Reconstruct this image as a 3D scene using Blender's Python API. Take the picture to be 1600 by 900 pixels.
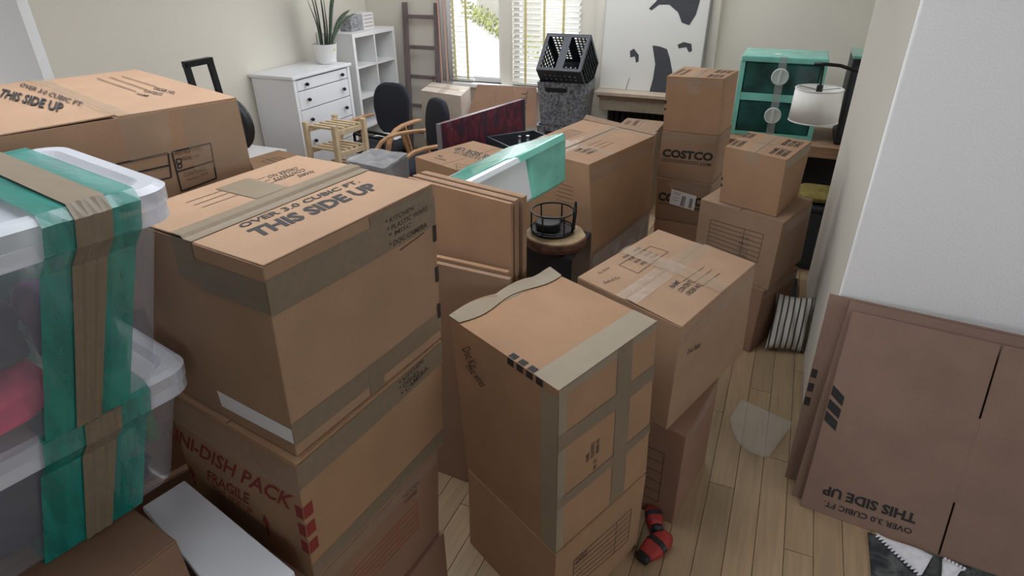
import bpy, bmesh, math, random
from mathutils import Vector, Matrix, Euler
random.seed(7)
for o in list(bpy.data.objects):
    bpy.data.objects.remove(o, do_unlink=True)
SC = bpy.context.scene
COL = SC.collection
PI = math.pi

# ------------------------------------------------------------------ camera
cam = bpy.data.cameras.new('camera')
cam.sensor_fit = 'HORIZONTAL'
cam.sensor_width = 36.0
cam.lens = 21.869
cam.clip_start = 0.02
cam.clip_end = 200
camo = bpy.data.objects.new('camera', cam)
COL.objects.link(camo)
camo.matrix_world = Matrix(((0.917821, -0.182833, 0.352387, 0.0),
                            (0.396886, 0.443361, -0.803687, 0.0),
                            (-0.009294, 0.877498, 0.47949, 1.8),
                            (0, 0, 0, 1)))
SC.camera = camo

# ------------------------------------------------------------------ sky, daylight, exposure
world = bpy.data.worlds.new('sky')
SC.world = world
world.use_nodes = True
wn = world.node_tree
bg = wn.nodes['Background']
bg.inputs[0].default_value = (0.92, 0.955, 1.0, 1)
bg.inputs[1].default_value = 4.2
SC.view_settings.view_transform = 'Standard'
SC.view_settings.look = 'None'
SC.view_settings.gamma = 1.0
SC.view_settings.use_curve_mapping = False
SC.view_settings.exposure = 0.54


def portal(loc, rot, sx, sy):
    l = bpy.data.lights.new('window_portal', 'AREA')
    l.shape = 'RECTANGLE'
    l.size = sx
    l.size_y = sy
    l.cycles.is_portal = True
    o = bpy.data.objects.new('window_portal', l)
    o.location = loc
    o.rotation_euler = rot
    COL.objects.link(o)
    return o


# daylight comes in through the window openings (sky portals, one in each opening)
portal((-2.755, 5.60, 1.45), (-PI / 2, 0, 0), 0.56, 1.52)      # back window, left light
portal((-2.04, 5.60, 1.45), (-PI / 2, 0, 0), 0.64, 1.52)       # back window, right light
portal((3.30, 0.9, 2.0), (0, PI / 2, 0), 0.9, 2.2)             # high window on the right of the photographer
portal((2.0, -2.70, 1.95), (PI / 2, 0, 0), 2.2, 1.0)           # high window behind the photographer
portal((-6.05, 1.25, 1.65), (0, -PI / 2, 0), 1.3, 1.7)         # added unseen window at the far left, brightens the left return wall
portal((-1.7, 4.45, 2.66), (0, 0, 0), 2.4, 1.3)                 # invented roof light, brightens the far room
portal((3.35, 4.62, 1.35), (0, PI / 2, 0), 2.0, 1.4)           # invented glazed door round the corner, more daylight for the far room
portal((-1.4, 1.35, 2.66), (0, 0, 0), 1.8, 1.9)                 # invented roof light between the rooms, lights the box tops

# ------------------------------------------------------------------ materials
MATS = {}


def newmat(name):
    m = bpy.data.materials.new(name)
    m.use_nodes = True
    return m, m.node_tree, m.node_tree.nodes['Principled BSDF']


def plain(name, col, rough=0.6, metal=0.0, alpha=1.0, noise=0.0, nscale=30.0, bump=0.0, spec=0.4, stretch=None, coat=0.0, trans=0.0):
    if name in MATS:
        return MATS[name]
    m, nt, p = newmat(name)
    p.inputs['Base Color'].default_value = (*col, 1)
    p.inputs['Roughness'].default_value = rough
    p.inputs['Metallic'].default_value = metal
    p.inputs['Alpha'].default_value = alpha
    p.inputs['Specular IOR Level'].default_value = spec
    p.inputs['Coat Weight'].default_value = coat
    p.inputs['Transmission Weight'].default_value = trans
    if noise or bump:
        tc = nt.nodes.new('ShaderNodeTexCoord')
        mp = nt.nodes.new('ShaderNodeMapping')
        if stretch:
            mp.inputs['Scale'].default_value = stretch
        nz = nt.nodes.new('ShaderNodeTexNoise')
        nz.inputs['Scale'].default_value = nscale
        nz.inputs['Detail'].default_value = 5
        nt.links.new(tc.outputs['Object'], mp.inputs[0])
        nt.links.new(mp.outputs[0], nz.inputs['Vector'])
        if noise:
            rp = nt.nodes.new('ShaderNodeValToRGB')
            a = [max(0, c * (1 - noise)) for c in col]
            b = [min(1, c * (1 + noise)) for c in col]
            rp.color_ramp.elements[0].position = 0.3
            rp.color_ramp.elements[1].position = 0.7
            rp.color_ramp.elements[0].color = (*a, 1)
            rp.color_ramp.elements[1].color = (*b, 1)
            nt.links.new(nz.outputs['Fac'], rp.inputs[0])
            nt.links.new(rp.outputs[0], p.inputs['Base Color'])
        if bump:
            bp = nt.nodes.new('ShaderNodeBump')
            bp.inputs['Strength'].default_value = bump
            bp.inputs['Distance'].default_value = 0.01
            nt.links.new(nz.outputs['Fac'], bp.inputs['Height'])
            nt.links.new(bp.outputs[0], p.inputs['Normal'])
    MATS[name] = m
    return m


def card(name, col):
    """kraft cardboard: fibre grain, faint blotches, fine flute relief"""
    if name in MATS:
        return MATS[name]
    m, nt, p = newmat(name)
    tc = nt.nodes.new('ShaderNodeTexCoord')
    n1 = nt.nodes.new('ShaderNodeTexNoise')
    n1.inputs['Scale'].default_value = 7
    n1.inputs['Detail'].default_value = 4
    n2 = nt.nodes.new('ShaderNodeTexNoise')
    n2.inputs['Scale'].default_value = 420
    n2.inputs['Detail'].default_value = 3
    nt.links.new(tc.outputs['Object'], n1.inputs['Vector'])
    nt.links.new(tc.outputs['Object'], n2.inputs['Vector'])
    r1 = nt.nodes.new('ShaderNodeValToRGB')
    r1.color_ramp.elements[0].position = 0.3
    r1.color_ramp.elements[1].position = 0.75
    r1.color_ramp.elements[0].color = (*[c * 0.90 for c in col], 1)
    r1.color_ramp.elements[1].color = (*[c * 1.06 for c in col], 1)
    nt.links.new(n1.outputs['Fac'], r1.inputs[0])
    mx = nt.nodes.new('ShaderNodeMix')
    mx.data_type = 'RGBA'
    mx.blend_type = 'MULTIPLY'
    mx.inputs[0].default_value = 1.0
    r2 = nt.nodes.new('ShaderNodeValToRGB')
    r2.color_ramp.elements[0].position = 0.35
    r2.color_ramp.elements[1].position = 0.65
    r2.color_ramp.elements[0].color = (0.88, 0.87, 0.86, 1)
    r2.color_ramp.elements[1].color = (1, 1, 1, 1)
    nt.links.new(n2.outputs['Fac'], r2.inputs[0])
    nt.links.new(r1.outputs[0], mx.inputs[6])
    nt.links.new(r2.outputs[0], mx.inputs[7])
    nt.links.new(mx.outputs[2], p.inputs['Base Color'])
    p.inputs['Roughness'].default_value = 0.78
    p.inputs['Specular IOR Level'].default_value = 0.25
    bp = nt.nodes.new('ShaderNodeBump')
    bp.inputs['Strength'].default_value = 0.15
    bp.inputs['Distance'].default_value = 0.004
    nt.links.new(n1.outputs['Fac'], bp.inputs['Height'])
    nt.links.new(bp.outputs[0], p.inputs['Normal'])
    MATS[name] = m
    return m


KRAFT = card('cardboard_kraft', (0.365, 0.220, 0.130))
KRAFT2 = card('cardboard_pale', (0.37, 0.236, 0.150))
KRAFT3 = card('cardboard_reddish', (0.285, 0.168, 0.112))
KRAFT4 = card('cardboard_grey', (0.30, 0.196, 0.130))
KEDGE = plain('cardboard_edge', (0.22, 0.12, 0.065), 0.9, noise=0.5, nscale=200)
TAPE = plain('brown_packing_tape', (0.205, 0.16, 0.108), 0.36, noise=0.07, nscale=10, stretch=(1, 6, 6), spec=0.45)
TAPEC = plain('clear_packing_tape', (0.50, 0.41, 0.31), 0.14, alpha=0.24, spec=0.8, noise=0.15, nscale=20, bump=0.35)
TAPEG = plain('grey_gummed_tape', (0.27, 0.22, 0.155), 0.55, noise=0.04, nscale=20)
INK = plain('black_print', (0.022, 0.02, 0.02), 0.7)
INKB = plain('brown_print', (0.075, 0.05, 0.04), 0.8)
INKR = plain('red_print', (0.22, 0.03, 0.025), 0.8)
INKO = plain('orange_print', (0.36, 0.10, 0.05), 0.8)
PEN = plain('marker_ink', (0.05, 0.035, 0.03), 0.8)
WHITE = plain('white_paint', (0.80, 0.80, 0.80), 0.45)
PAPER = plain('white_paper', (0.75, 0.75, 0.76), 0.7)
LABEL = plain('shipping_label', (0.72, 0.73, 0.76), 0.5)
BLACK = plain('black_plastic', (0.018, 0.019, 0.022), 0.45)
CHARC = plain('charcoal_plastic', (0.035, 0.04, 0.05), 0.5, noise=0.2, nscale=40)
MET = plain('dark_metal', (0.03, 0.03, 0.033), 0.35, metal=0.7)
FAB = plain('navy_upholstery', (0.022, 0.024, 0.034), 0.95, noise=0.2, nscale=300, bump=0.2)
BEECH = plain('bent_beech', (0.50, 0.285, 0.145), 0.4, noise=0.18, nscale=20, stretch=(1, 1, 8))
PINE = plain('pale_pine', (0.62, 0.49, 0.32), 0.6, noise=0.12, nscale=18, stretch=(6, 1, 1))
WALLC = plain('cream_wall_paint', (0.72, 0.68, 0.60), 0.85, noise=0.02, nscale=160, bump=0.12)
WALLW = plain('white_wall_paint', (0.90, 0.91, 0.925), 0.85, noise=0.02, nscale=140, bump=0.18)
WALLP = plain('cream_wall_shade', (0.58, 0.55, 0.485), 0.85, noise=0.02, nscale=160, bump=0.12)  # cream darkened to put shade into the side of the right wall block
WALLN = plain('low_bounce_wall', (0.36, 0.34, 0.31), 0.9)  # unseen near walls toned dark to cut their bounced light
CEIL = plain('ceiling_paint', (0.82, 0.82, 0.80), 0.9)
TEAL = plain('teal_stretch_film', (0.006, 0.235, 0.19), 0.22, alpha=0.78, spec=0.7, noise=0.3, nscale=9, stretch=(1, 5, 1), bump=0.25, coat=0.3)
TEALP = plain('pale_teal_film', (0.17, 0.58, 0.46), 0.2, alpha=0.85, spec=0.7, noise=0.25, nscale=8, bump=0.4, coat=0.4)
CLEAR = plain('clear_bin_plastic', (0.74, 0.76, 0.82), 0.15, alpha=0.17, spec=0.7)
CLEARL = plain('clear_lid_plastic', (0.76, 0.79, 0.86), 0.22, alpha=0.62, spec=0.6)
FILM = plain('clear_stretch_wrap', (0.60, 0.60, 0.62), 0.16, alpha=0.42, spec=0.8, noise=0.4, nscale=8, bump=0.6)


# ------------------------------------------------------------------ mesh helpers
WL = {}      # world location of every root, so parts can be written in world coordinates


class MB:
    def __init__(s):
        s.v = []
        s.f = []

    def add(s, v, f):
        n = len(s.v)
        s.v += [tuple(p) for p in v]
        s.f += [tuple(i + n for i in q) for q in f]
        return s

    def box(s, c, d, rot=None):
        x, y, z = d[0] / 2, d[1] / 2, d[2] / 2
        v = [Vector((a, b, e)) for e in (-z, z) for a, b in ((-x, -y), (x, -y), (x, y), (-x, y))]
        if rot is not None:
            M = rot if isinstance(rot, Matrix) else Euler(rot).to_matrix()
            v = [M @ p for p in v]
        c = Vector(c)
        return s.add([p + c for p in v], [(3, 2, 1, 0), (4, 5, 6, 7), (0, 1, 5, 4), (1, 2, 6, 5), (2, 3, 7, 6), (3, 0, 4, 7)])

    def bb(s, x0, x1, y0, y1, z0, z1):
        return s.box(((x0 + x1) / 2, (y0 + y1) / 2, (z0 + z1) / 2), (abs(x1 - x0), abs(y1 - y0), abs(z1 - z0)))

    def beam(s, a, b, w, h, upv=(0, 0, 1)):
        a, b = Vector(a), Vector(b)
        d = b - a
        z = d.normalized()
        x = Vector(upv).cross(z)
        if x.length < 1e-4:
            x = Vector((1, 0, 0)).cross(z)
        x.normalize()
        y = z.cross(x)
        M = Matrix((x, y, z)).transposed()
        return s.box((a + b) / 2, (w, h, d.length), M)

    def tube(s, path, r, seg=8, cap=True):
        P = [Vector(p) for p in path]
        n = len(P)
        rr = r if isinstance(r, (list, tuple)) else [r] * n
        rings = []
        ref = None
        for i in range(n):
            t = (P[min(i + 1, n - 1)] - P[max(i - 1, 0)]).normalized()
            if ref is None:
                ref = t.orthogonal().normalized()
            else:
                ref = (ref - t * ref.dot(t))
                ref = ref.normalized() if ref.length > 1e-6 else t.orthogonal().normalized()
            b = t.cross(ref)
            rings.append([P[i] + (ref * math.cos(2 * PI * k / seg) + b * math.sin(2 * PI * k / seg)) * rr[i] for k in range(seg)])
        v = [p for q in rings for p in q]
        f = [(i * seg + k, i * seg + (k + 1) % seg, (i + 1) * seg + (k + 1) % seg, (i + 1) * seg + k) for i in range(n - 1) for k in range(seg)]
        if cap:
            f += [tuple(range(seg - 1, -1, -1)), tuple((n - 1) * seg + k for k in range(seg))]
        return s.add(v, f)

    def ribbon(s, path, side, w, t):
        """flat band of width w (along side) and thickness t swept along a path"""
        P = [Vector(p) for p in path]
        n = len(P)
        side = Vector(side).normalized()
        v = []
        for i in range(n):
            tg = (P[min(i + 1, n - 1)] - P[max(i - 1, 0)]).normalized()
            nn = side.cross(tg).normalized()
            v += [P[i] + side * w / 2 + nn * t / 2, P[i] - side * w / 2 + nn * t / 2, P[i] - side * w / 2 - nn * t / 2, P[i] + side * w / 2 - nn * t / 2]
        f = [(i * 4 + k, i * 4 + (k + 1) % 4, (i + 1) * 4 + (k + 1) % 4, (i + 1) * 4 + k) for i in range(n - 1) for k in range(4)]
        f += [(3, 2, 1, 0), tuple((n - 1) * 4 + k for k in range(4))]
        return s.add(v, f)

    def lathe(s, c, prof, seg=24, jit=None):
        c = Vector(c)
        n = len(prof)
        v = []
        for (r, z) in prof:
            for k in range(seg):
                a = 2 * PI * k / seg
                j = jit[k] if jit else 1
                v.append(c + Vector((math.cos(a) * r * j, math.sin(a) * r * j, z)))
        f = [(i * seg + k, i * seg + (k + 1) % seg, (i + 1) * seg + (k + 1) % seg, (i + 1) * seg + k) for i in range(n - 1) for k in range(seg)]
        f += [tuple(range(seg - 1, -1, -1)), tuple((n - 1) * seg + k for k in range(seg))]
        return s.add(v, f)

    def prism(s, poly, ext):
        """closed polygon (3-D points) extruded by vector ext"""
        n = len(poly)
        e = Vector(ext)
        v = [Vector(p) for p in poly] + [Vector(p) + e for p in poly]
        f = [tuple(range(n - 1, -1, -1)), tuple(range(n, 2 * n))] + [(i, (i + 1) % n, n + (i + 1) % n, n + i) for i in range(n)]
        return s.add(v, f)

    def grid(s, fn, nu, nv):
        v = [fn(i / nu, j / nv) for j in range(nv + 1) for i in range(nu + 1)]
        f = [(j * (nu + 1) + i, j * (nu + 1) + i + 1, (j + 1) * (nu + 1) + i + 1, (j + 1) * (nu + 1) + i) for j in range(nv) for i in range(nu)]
        return s.add(v, f)

    def slab(s, fn, nu, nv):
        """closed thin slab: fn(u, v, side) with side 0 / 1"""
        a = len(s.v)
        s.grid(lambda u, v: fn(u, v, 1), nu, nv)
        b = len(s.v)
        n0 = len(s.f)
        s.grid(lambda u, v: fn(u, v, 0), nu, nv)
        s.f[n0:] = [tuple(reversed(q)) for q in s.f[n0:]]
        rim = [i for i in range(nu)] + [j * (nu + 1) + nu for j in range(nv)] + [nv * (nu + 1) + i for i in range(nu, 0, -1)] + [j * (nu + 1) for j in range(nv, 0, -1)]
        m = len(rim)
        s.f += [(b + rim[k], b + rim[(k + 1) % m], a + rim[(k + 1) % m], a + rim[k]) for k in range(m)]
        return s

    def build(s, name, mat, parent=None, smooth=False, bevel=0.0, seg=1, weld=False, solid=0.0, sub=0):
        org = WL.get(parent.name, Vector((0, 0, 0))) if parent else Vector((0, 0, 0))
        me = bpy.data.meshes.new(name)
        if parent is None and s.v:
            xs = [p[0] for p in s.v]; ys = [p[1] for p in s.v]; zs = [p[2] for p in s.v]
            org = Vector(((min(xs) + max(xs)) / 2, (min(ys) + max(ys)) / 2, min(zs)))
        me.from_pydata([(p[0] - org[0], p[1] - org[1], p[2] - org[2]) for p in s.v], [], s.f)
        bm = bmesh.new()
        bm.from_mesh(me)
        if weld:
            bmesh.ops.remove_doubles(bm, verts=bm.verts, dist=1e-5)
        bmesh.ops.recalc_face_normals(bm, faces=bm.faces)
        bm.to_mesh(me)
        bm.free()
        if smooth:
            for q in me.polygons:
                q.use_smooth = True
        me.materials.append(mat)
        o = bpy.data.objects.new(name, me)
        COL.objects.link(o)
        if parent:
            o.parent = parent
        else:
            o.location = org
        WL[o.name] = org
        if solid:
            md = o.modifiers.new('solid', 'SOLIDIFY')
            md.thickness = solid
            md.offset = 0
        if sub:
            md = o.modifiers.new('sub', 'SUBSURF')
            md.levels = sub
            md.render_levels = sub
        if bevel:
            md = o.modifiers.new('bevel', 'BEVEL')
            md.width = bevel
            md.segments = seg
            md.limit_method = 'ANGLE'
            md.angle_limit = math.radians(40)
        return o


def thing(name, label, cat, loc, group=None):
    o = bpy.data.objects.new(name, None)
    o.empty_display_size = 0.05
    COL.objects.link(o)
    o.location = loc
    WL[o.name] = Vector(loc)
    o['label'] = label
    o['category'] = cat
    if group:
        o['group'] = group
    return o


def tag(o, label, cat, group=None):
    o['label'] = label
    o['category'] = cat
    if group:
        o['group'] = group
    return o


def struct(o):
    o['kind'] = 'structure'
    return o


def V(*a):
    return Vector(a)


def lerp(a, b, t):
    return a + (b - a) * t


TXT = {}


def text_mesh(body, bold=0.0, shear=0.0, spacing=1.0):
    """outline of a text, scaled to the unit square"""
    key = (body, bold, shear, spacing)
    if key in TXT:
        return TXT[key]
    cu = bpy.data.curves.new('lettering', 'FONT')
    cu.body = body
    cu.offset = bold
    cu.shear = shear
    cu.space_character = spacing
    cu.resolution_u = 2
    ob = bpy.data.objects.new('lettering', cu)
    COL.objects.link(ob)
    bpy.context.view_layer.update()
    me = bpy.data.meshes.new_from_object(ob.evaluated_get(bpy.context.evaluated_depsgraph_get()))
    vs = [(p.co.x, p.co.y) for p in me.vertices]
    fs = [tuple(q.vertices) for q in me.polygons]
    bpy.data.objects.remove(ob, do_unlink=True)
    bpy.data.curves.remove(cu)
    bpy.data.meshes.remove(me)
    x0 = min(p[0] for p in vs); x1 = max(p[0] for p in vs)
    y0 = min(p[1] for p in vs); y1 = max(p[1] for p in vs)
    vs = [((p[0] - x0) / (x1 - x0), (p[1] - y0) / (y1 - y0)) for p in vs]
    TXT[key] = (vs, fs)
    return TXT[key]


# ------------------------------------------------------------------ cartons
class Carton:
    """closed cardboard box from eight corners (top F R B L, bottom F R B L):
    F is the corner between the +x and -y sides, R the next one along +y, L the next one along -x"""

    def __init__(s, label, cs, mat=None, seam='v', bulge=0.004, gap=0.004, lift=(0, 0), group=None, name='cardboard_box', flaps=True):
        s.t = {k: Vector(p) for k, p in zip('FRBL', cs[:4])}
        s.b = {k: Vector(p) for k, p in zip('FRBL', cs[4:])}
        s.mat = mat or KRAFT
        s.bulge = bulge
        base = sum(s.b.values(), Vector()) / 4
        s.root = thing(name, label, 'box', base, group)
        s.q = {'px': (s.b['F'], s.b['R'], s.t['R'], s.t['F']), 'ny': (s.b['L'], s.b['F'], s.t['F'], s.t['L']),
               'nx': (s.b['B'], s.b['L'], s.t['L'], s.t['B']), 'py': (s.b['R'], s.b['B'], s.t['B'], s.t['R']),
               'top': (s.t['L'], s.t['F'], s.t['R'], s.t['B'])}
        th = 0.004 if flaps else 0
        m = MB()
        up = Vector((0, 0, 1))
        for k in ('px', 'ny', 'nx', 'py'):
            m.grid(lambda u, v, k=k: s.pt(k, u, v * (1 - th / max(.05, (s.t['F'] - s.b['F']).length))), 8, 6)
        m.grid(lambda u, v: s.pt('top', u, v, 0, 0) - up * th, 1, 1)
        bq = (s.b['L'], s.b['F'], s.b['R'], s.b['B'])
        m.add(bq, [(3, 2, 1, 0)])
        s.body = m.build('body', s.mat, s.root, weld=True, bevel=0.003, seg=2)
        if flaps:
            for i in (0, 1):
                a, b = (0.0, 0.5 - gap) if i == 0 else (0.5 + gap, 1.0)

                def fn(u, v, side, a=a, b=b, i=i):
                    w = lerp(a, b, u)
                    d = (w if i == 0 else 1 - w) * 2           # 0 at the hinge, 1 at the seam
                    uu, vv = (w, lerp(.004, .996, v)) if seam == 'v' else (lerp(.004, .996, v), w)
                    return s.pt('top', uu, vv, 0, 0) + up * (lift[i] * d + (side - 1) * th)
                MB().slab(fn, 5, 3).build('flap', s.mat, s.root, bevel=0.0012)
        s.lift = lift
        s.seam = seam

    def pt(s, face, u, v, off=0.0, bulge=None):
        a, b, c, d = s.q[face]
        p = a * ((1 - u) * (1 - v)) + b * (u * (1 - v)) + c * (u * v) + d * ((1 - u) * v)
        n = (b - a).cross(d - a).normalized()
        bg_ = s.bulge if bulge is None else bulge
        if face == 'top':
            bg_ = 0
            if off:
                w = u if s.seam == 'v' else v
                i = 0 if w < .5 else 1
                dd = (w if i == 0 else 1 - w) * 2
                off = off + s.lift[i] * min(1, max(0, dd))
        cu, cv = min(1, max(0, u)), min(1, max(0, v))
        return p + n * (bg_ * math.sin(PI * cu) * math.sin(PI * cv) + off)

    def tape(s, face, u0, v0, u1, v1, mat=None, off=0.0011, name='packing_tape', skew=0.0):
        """tape strip on one face; fractions beyond 0..1 wrap on over the edge are clipped"""
        MB().grid(lambda u, v: s.pt(face, lerp(u0, u1, u), lerp(v0, v1, v) + skew * u, off), 10, 6).build(name, mat or TAPE, s.root)
        return s

    def text(s, face, body, p0, p1, p2, mat=None, bold=0.0, shear=0.0, off=0.0009, parent=None):
        """p0 baseline start, p1 baseline end, p2 top of the first letter, in face fractions"""
        vs, fs = text_mesh(body, bold, shear)
        m = MB()
        m.add([s.pt(face, p0[0] + x * (p1[0] - p0[0]) + y * (p2[0] - p0[0]), p0[1] + x * (p1[1] - p0[1]) + y * (p2[1] - p0[1]), off) for x, y in vs], fs)
        m.build('printed_lettering', mat or INK, s.root)
        return s

    def lines(s, face, segs, w=0.003, mat=None, off=0.0009, name='printed_lines'):
        a, b, c, d = s.q[face]
        lu, lv = (b - a).length, (d - a).length
        m = MB()
        for (x0, y0), (x1, y1) in segs:
            dx, dy = (x1 - x0) * lu, (y1 - y0) * lv
            L = math.hypot(dx, dy) or 1e-6
            nx, ny = -dy / L * w / 2 / lu, dx / L * w / 2 / lv
            m.grid(lambda u, v: s.pt(face, lerp(x0, x1, u) + (2 * v - 1) * nx, lerp(y0, y1, u) + (2 * v - 1) * ny, off), 8, 1)
        m.build(name, mat or INKB, s.root)
        return s

    def quadlines(s, face, c0, c1, c2, c3, rows=4, w=0.003, mat=None, split=None):
        """printed table: outline given by four corners (bl, br, tr, tl) and ruled rows"""
        c0, c1, c2, c3 = [Vector(c) for c in (c0, c1, c2, c3)]
        sg = [(c0, c1), (c1, c2), (c2, c3), (c3, c0)]
        for i in range(1, rows):
            t = i / rows
            sg.append((c0.lerp(c3, t), c1.lerp(c2, t)))
        if split:
            sg.append((c0.lerp(c1, split), c3.lerp(c2, split)))
        return s.lines(face, [(tuple(a), tuple(b)) for a, b in sg], w, mat)

    def patch(s, face, pts, mat, name='printed_mark', off=0.001):
        m = MB()
        if len(pts) == 4:
            a, b, c, e = [Vector(p) for p in pts]

            def fn(u, v):
                p = a * ((1 - u) * (1 - v)) + b * (u * (1 - v)) + c * (u * v) + e * ((1 - u) * v)
                return s.pt(face, p.x, p.y, off)
            m.grid(fn, 8, 8)
        else:
            m.add([s.pt(face, *p, off) for p in pts], [tuple(range(len(pts)))])
        m.build(name, mat, s.root)
        return s

    def rects(s, face, rs, mat, name='printed_mark', off=0.001):
        m = MB()
        for u0, v0, u1, v1 in rs:
            m.add([s.pt(face, *p, off) for p in ((u0, v0), (u1, v0), (u1, v1), (u0, v1))], [(0, 1, 2, 3)])
        m.build(name, mat, s.root)
        return s

# ================================================================== THE SETTING
YB = 5.45          # inner face of the back wall
XA = -3.90         # inner face of the left wall of the far room
YD = 2.37          # wall ends that frame the wide opening to the far room
CZ = 2.6

# floor: sub-floor slab and the boards on it
FLOORB = plain('floor_base', (0.34, 0.25, 0.16), 0.5, noise=0.12, nscale=6, stretch=(10, 1, 1))
floor = struct(MB().bb(-6.1, 3.4, -2.8, YB + 0.15, -0.12, -0.012).build('floor', FLOORB))


def plank_mat(name, col):
    m, nt, p = newmat(name)
    tc = nt.nodes.new('ShaderNodeTexCoord')
    mp = nt.nodes.new('ShaderNodeMapping')
    mp.inputs['Scale'].default_value = (22, 1.3, 1)
    oi = nt.nodes.new('ShaderNodeObjectInfo')
    nz = nt.nodes.new('ShaderNodeTexNoise')
    nz.noise_dimensions = '4D'
    nz.inputs['Scale'].default_value = 3
    nz.inputs['Detail'].default_value = 6
    ml = nt.nodes.new('ShaderNodeMath')
    ml.operation = 'MULTIPLY'
    ml.inputs[1].default_value = 30
    nt.links.new(oi.outputs['Random'], ml.inputs[0])
    nt.links.new(ml.outputs[0], nz.inputs['W'])
    nt.links.new(tc.outputs['Object'], mp.inputs[0])
    nt.links.new(mp.outputs[0], nz.inputs['Vector'])
    rp = nt.nodes.new('ShaderNodeValToRGB')
    rp.color_ramp.elements[0].position = 0.3
    rp.color_ramp.elements[1].position = 0.72
    rp.color_ramp.elements[0].color = (*[c * 0.80 for c in col], 1)
    rp.color_ramp.elements[1].color = (*[c * 1.08 for c in col], 1)
    nt.links.new(nz.outputs['Fac'], rp.inputs[0])
    hs = nt.nodes.new('ShaderNodeHueSaturation')
    mr = nt.nodes.new('ShaderNodeMapRange')
    mr.inputs[3].default_value = 0.88
    mr.inputs[4].default_value = 1.10
    nt.links.new(oi.outputs['Random'], mr.inputs[0])
    nt.links.new(mr.outputs[0], hs.inputs['Value'])
    nt.links.new(rp.outputs[0], hs.inputs['Color'])
    nt.links.new(hs.outputs[0], p.inputs['Base Color'])
    p.inputs['Roughness'].default_value = 0.30
    return m


PLK = plank_mat('oak_floor_board', (0.37, 0.262, 0.158))
PW, PLN = 0.092, 1.1
WF = WL[floor.name]
pl0 = MB().box(WF + V(0, 0, -0.0065), (PW - 0.0016, PLN - 0.0016, 0.012)).build('plank', PLK, floor, bevel=0.0012)
first = True
for i in range(-14, 11):
    y = 0.35 - (i * 0.437) % PLN
    while y < 4.2:
        o = pl0
        if not first:
            o = pl0.copy()
            COL.objects.link(o)
            o.parent = floor
        first = False
        o.location = V(0.081 + (i + 0.5) * PW, y + PLN / 2, 0) - WF
        y += PLN
# the rest of the boards, too far or hidden to tell apart
m = MB()
for (xa, xb, ya, yb) in ((-6.0, -1.208, -2.7, YB), (-1.208, 1.094, 4.78, YB), (-1.208, 3.3, -2.7, -0.76), (1.094, 3.3, -0.76, YB)):
    m.bb(xa, xb, ya, yb, -0.0118, -0.001)
fb = m.build('boarding', FLOORB, floor)
fb['kind'] = 'stuff'

# walls of the far room
struct(MB().bb(XA - 0.12, XA, YD + 0.001, YB + 0.15, 0, CZ).build('wall_left', WALLC))
struct(MB().bb(-6.1, XA, YD - 0.06, YD, 0, CZ).build('wall_left_return', WALLW))
m = MB()
W1 = (-3.035, -2.475)
W2 = (-2.36, -1.72)
Z0, Z1 = 0.69, 2.21
m.bb(XA, W1[0], YB, YB + 0.15, 0, CZ)
m.bb(W1[1], W2[0], YB, YB + 0.15, Z0, Z1)
m.bb(W2[1], 3.4, YB, YB + 0.15, 0, CZ)
m.bb(W1[0], W2[1], YB, YB + 0.15, 0, Z0)
m.bb(W1[0], W2[1], YB, YB + 0.15, Z1, CZ)
struct(m.build('wall_back', WALLC))
# chimney breast with its timber mantel and dark fire grate
struct(MB().bb(-1.56, -1.425, 5.35, YB, 0, 0.60).build('wall_chimney_left', WALLC))
struct(MB().bb(-0.655, -0.60, 5.35, YB, 0, 0.60).build('wall_chimney_right', WALLC))
struct(MB().bb(-1.56, -0.60, 5.35, YB, 0.601, CZ).build('wall_chimney_breast', WALLC))
MANT = plain('painted_mantel', (0.42, 0.34, 0.26), 0.6, noise=0.1, nscale=12, stretch=(1, 6, 6))
r = thing('mantel_shelf', 'brown painted mantel shelf under the portrait canvas', 'shelf', (-1.06, 5.25, 0.60))
MB().bb(-1.475, -0.58, 5.08, 5.36, 0.735, 0.765).build('shelf_board', MANT, r, bevel=0.004)
MB().bb(-1.465, -0.60, 5.14, 5.36, 0.705, 0.735).build('moulding', MANT, r, bevel=0.006, seg=2)
MB().bb(-1.46, -0.605, 5.20, 5.35, 0.595, 0.705).build('frieze', plain('mantel_frieze', (0.46, 0.39, 0.30), 0.7, noise=0.1, nscale=20), r)
r = thing('fire_grate', 'black slatted grate below the mantel shelf', 'grate', (-1.04, 5.36, 0.0))
MB().bb(-1.42, -0.66, 5.425, 5.445, 0, 0.595).build('back_plate', BLACK, r)
for i in range(15):
    x = -1.40 + i * 0.0515
    MB().bb(x, x + 0.02, 5.37, 5.41, 0.02, 0.59).build('bar', MET, r)
# wall block on the right that ends at the opening
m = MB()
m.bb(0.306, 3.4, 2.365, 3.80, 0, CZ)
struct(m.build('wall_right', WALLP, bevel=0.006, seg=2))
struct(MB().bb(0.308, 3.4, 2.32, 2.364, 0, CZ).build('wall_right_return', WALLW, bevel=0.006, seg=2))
m = MB()
m.bb(3.3, 3.4, 3.80, 3.92, 0, CZ)
m.bb(3.3, 3.4, 5.32, YB, 0, CZ)
m.bb(3.3, 3.4, 3.92, 5.32, 0, 0.35)
m.bb(3.3, 3.4, 3.92, 5.32, 2.35, CZ)
struct(m.build('wall_right_far', WALLC))
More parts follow.
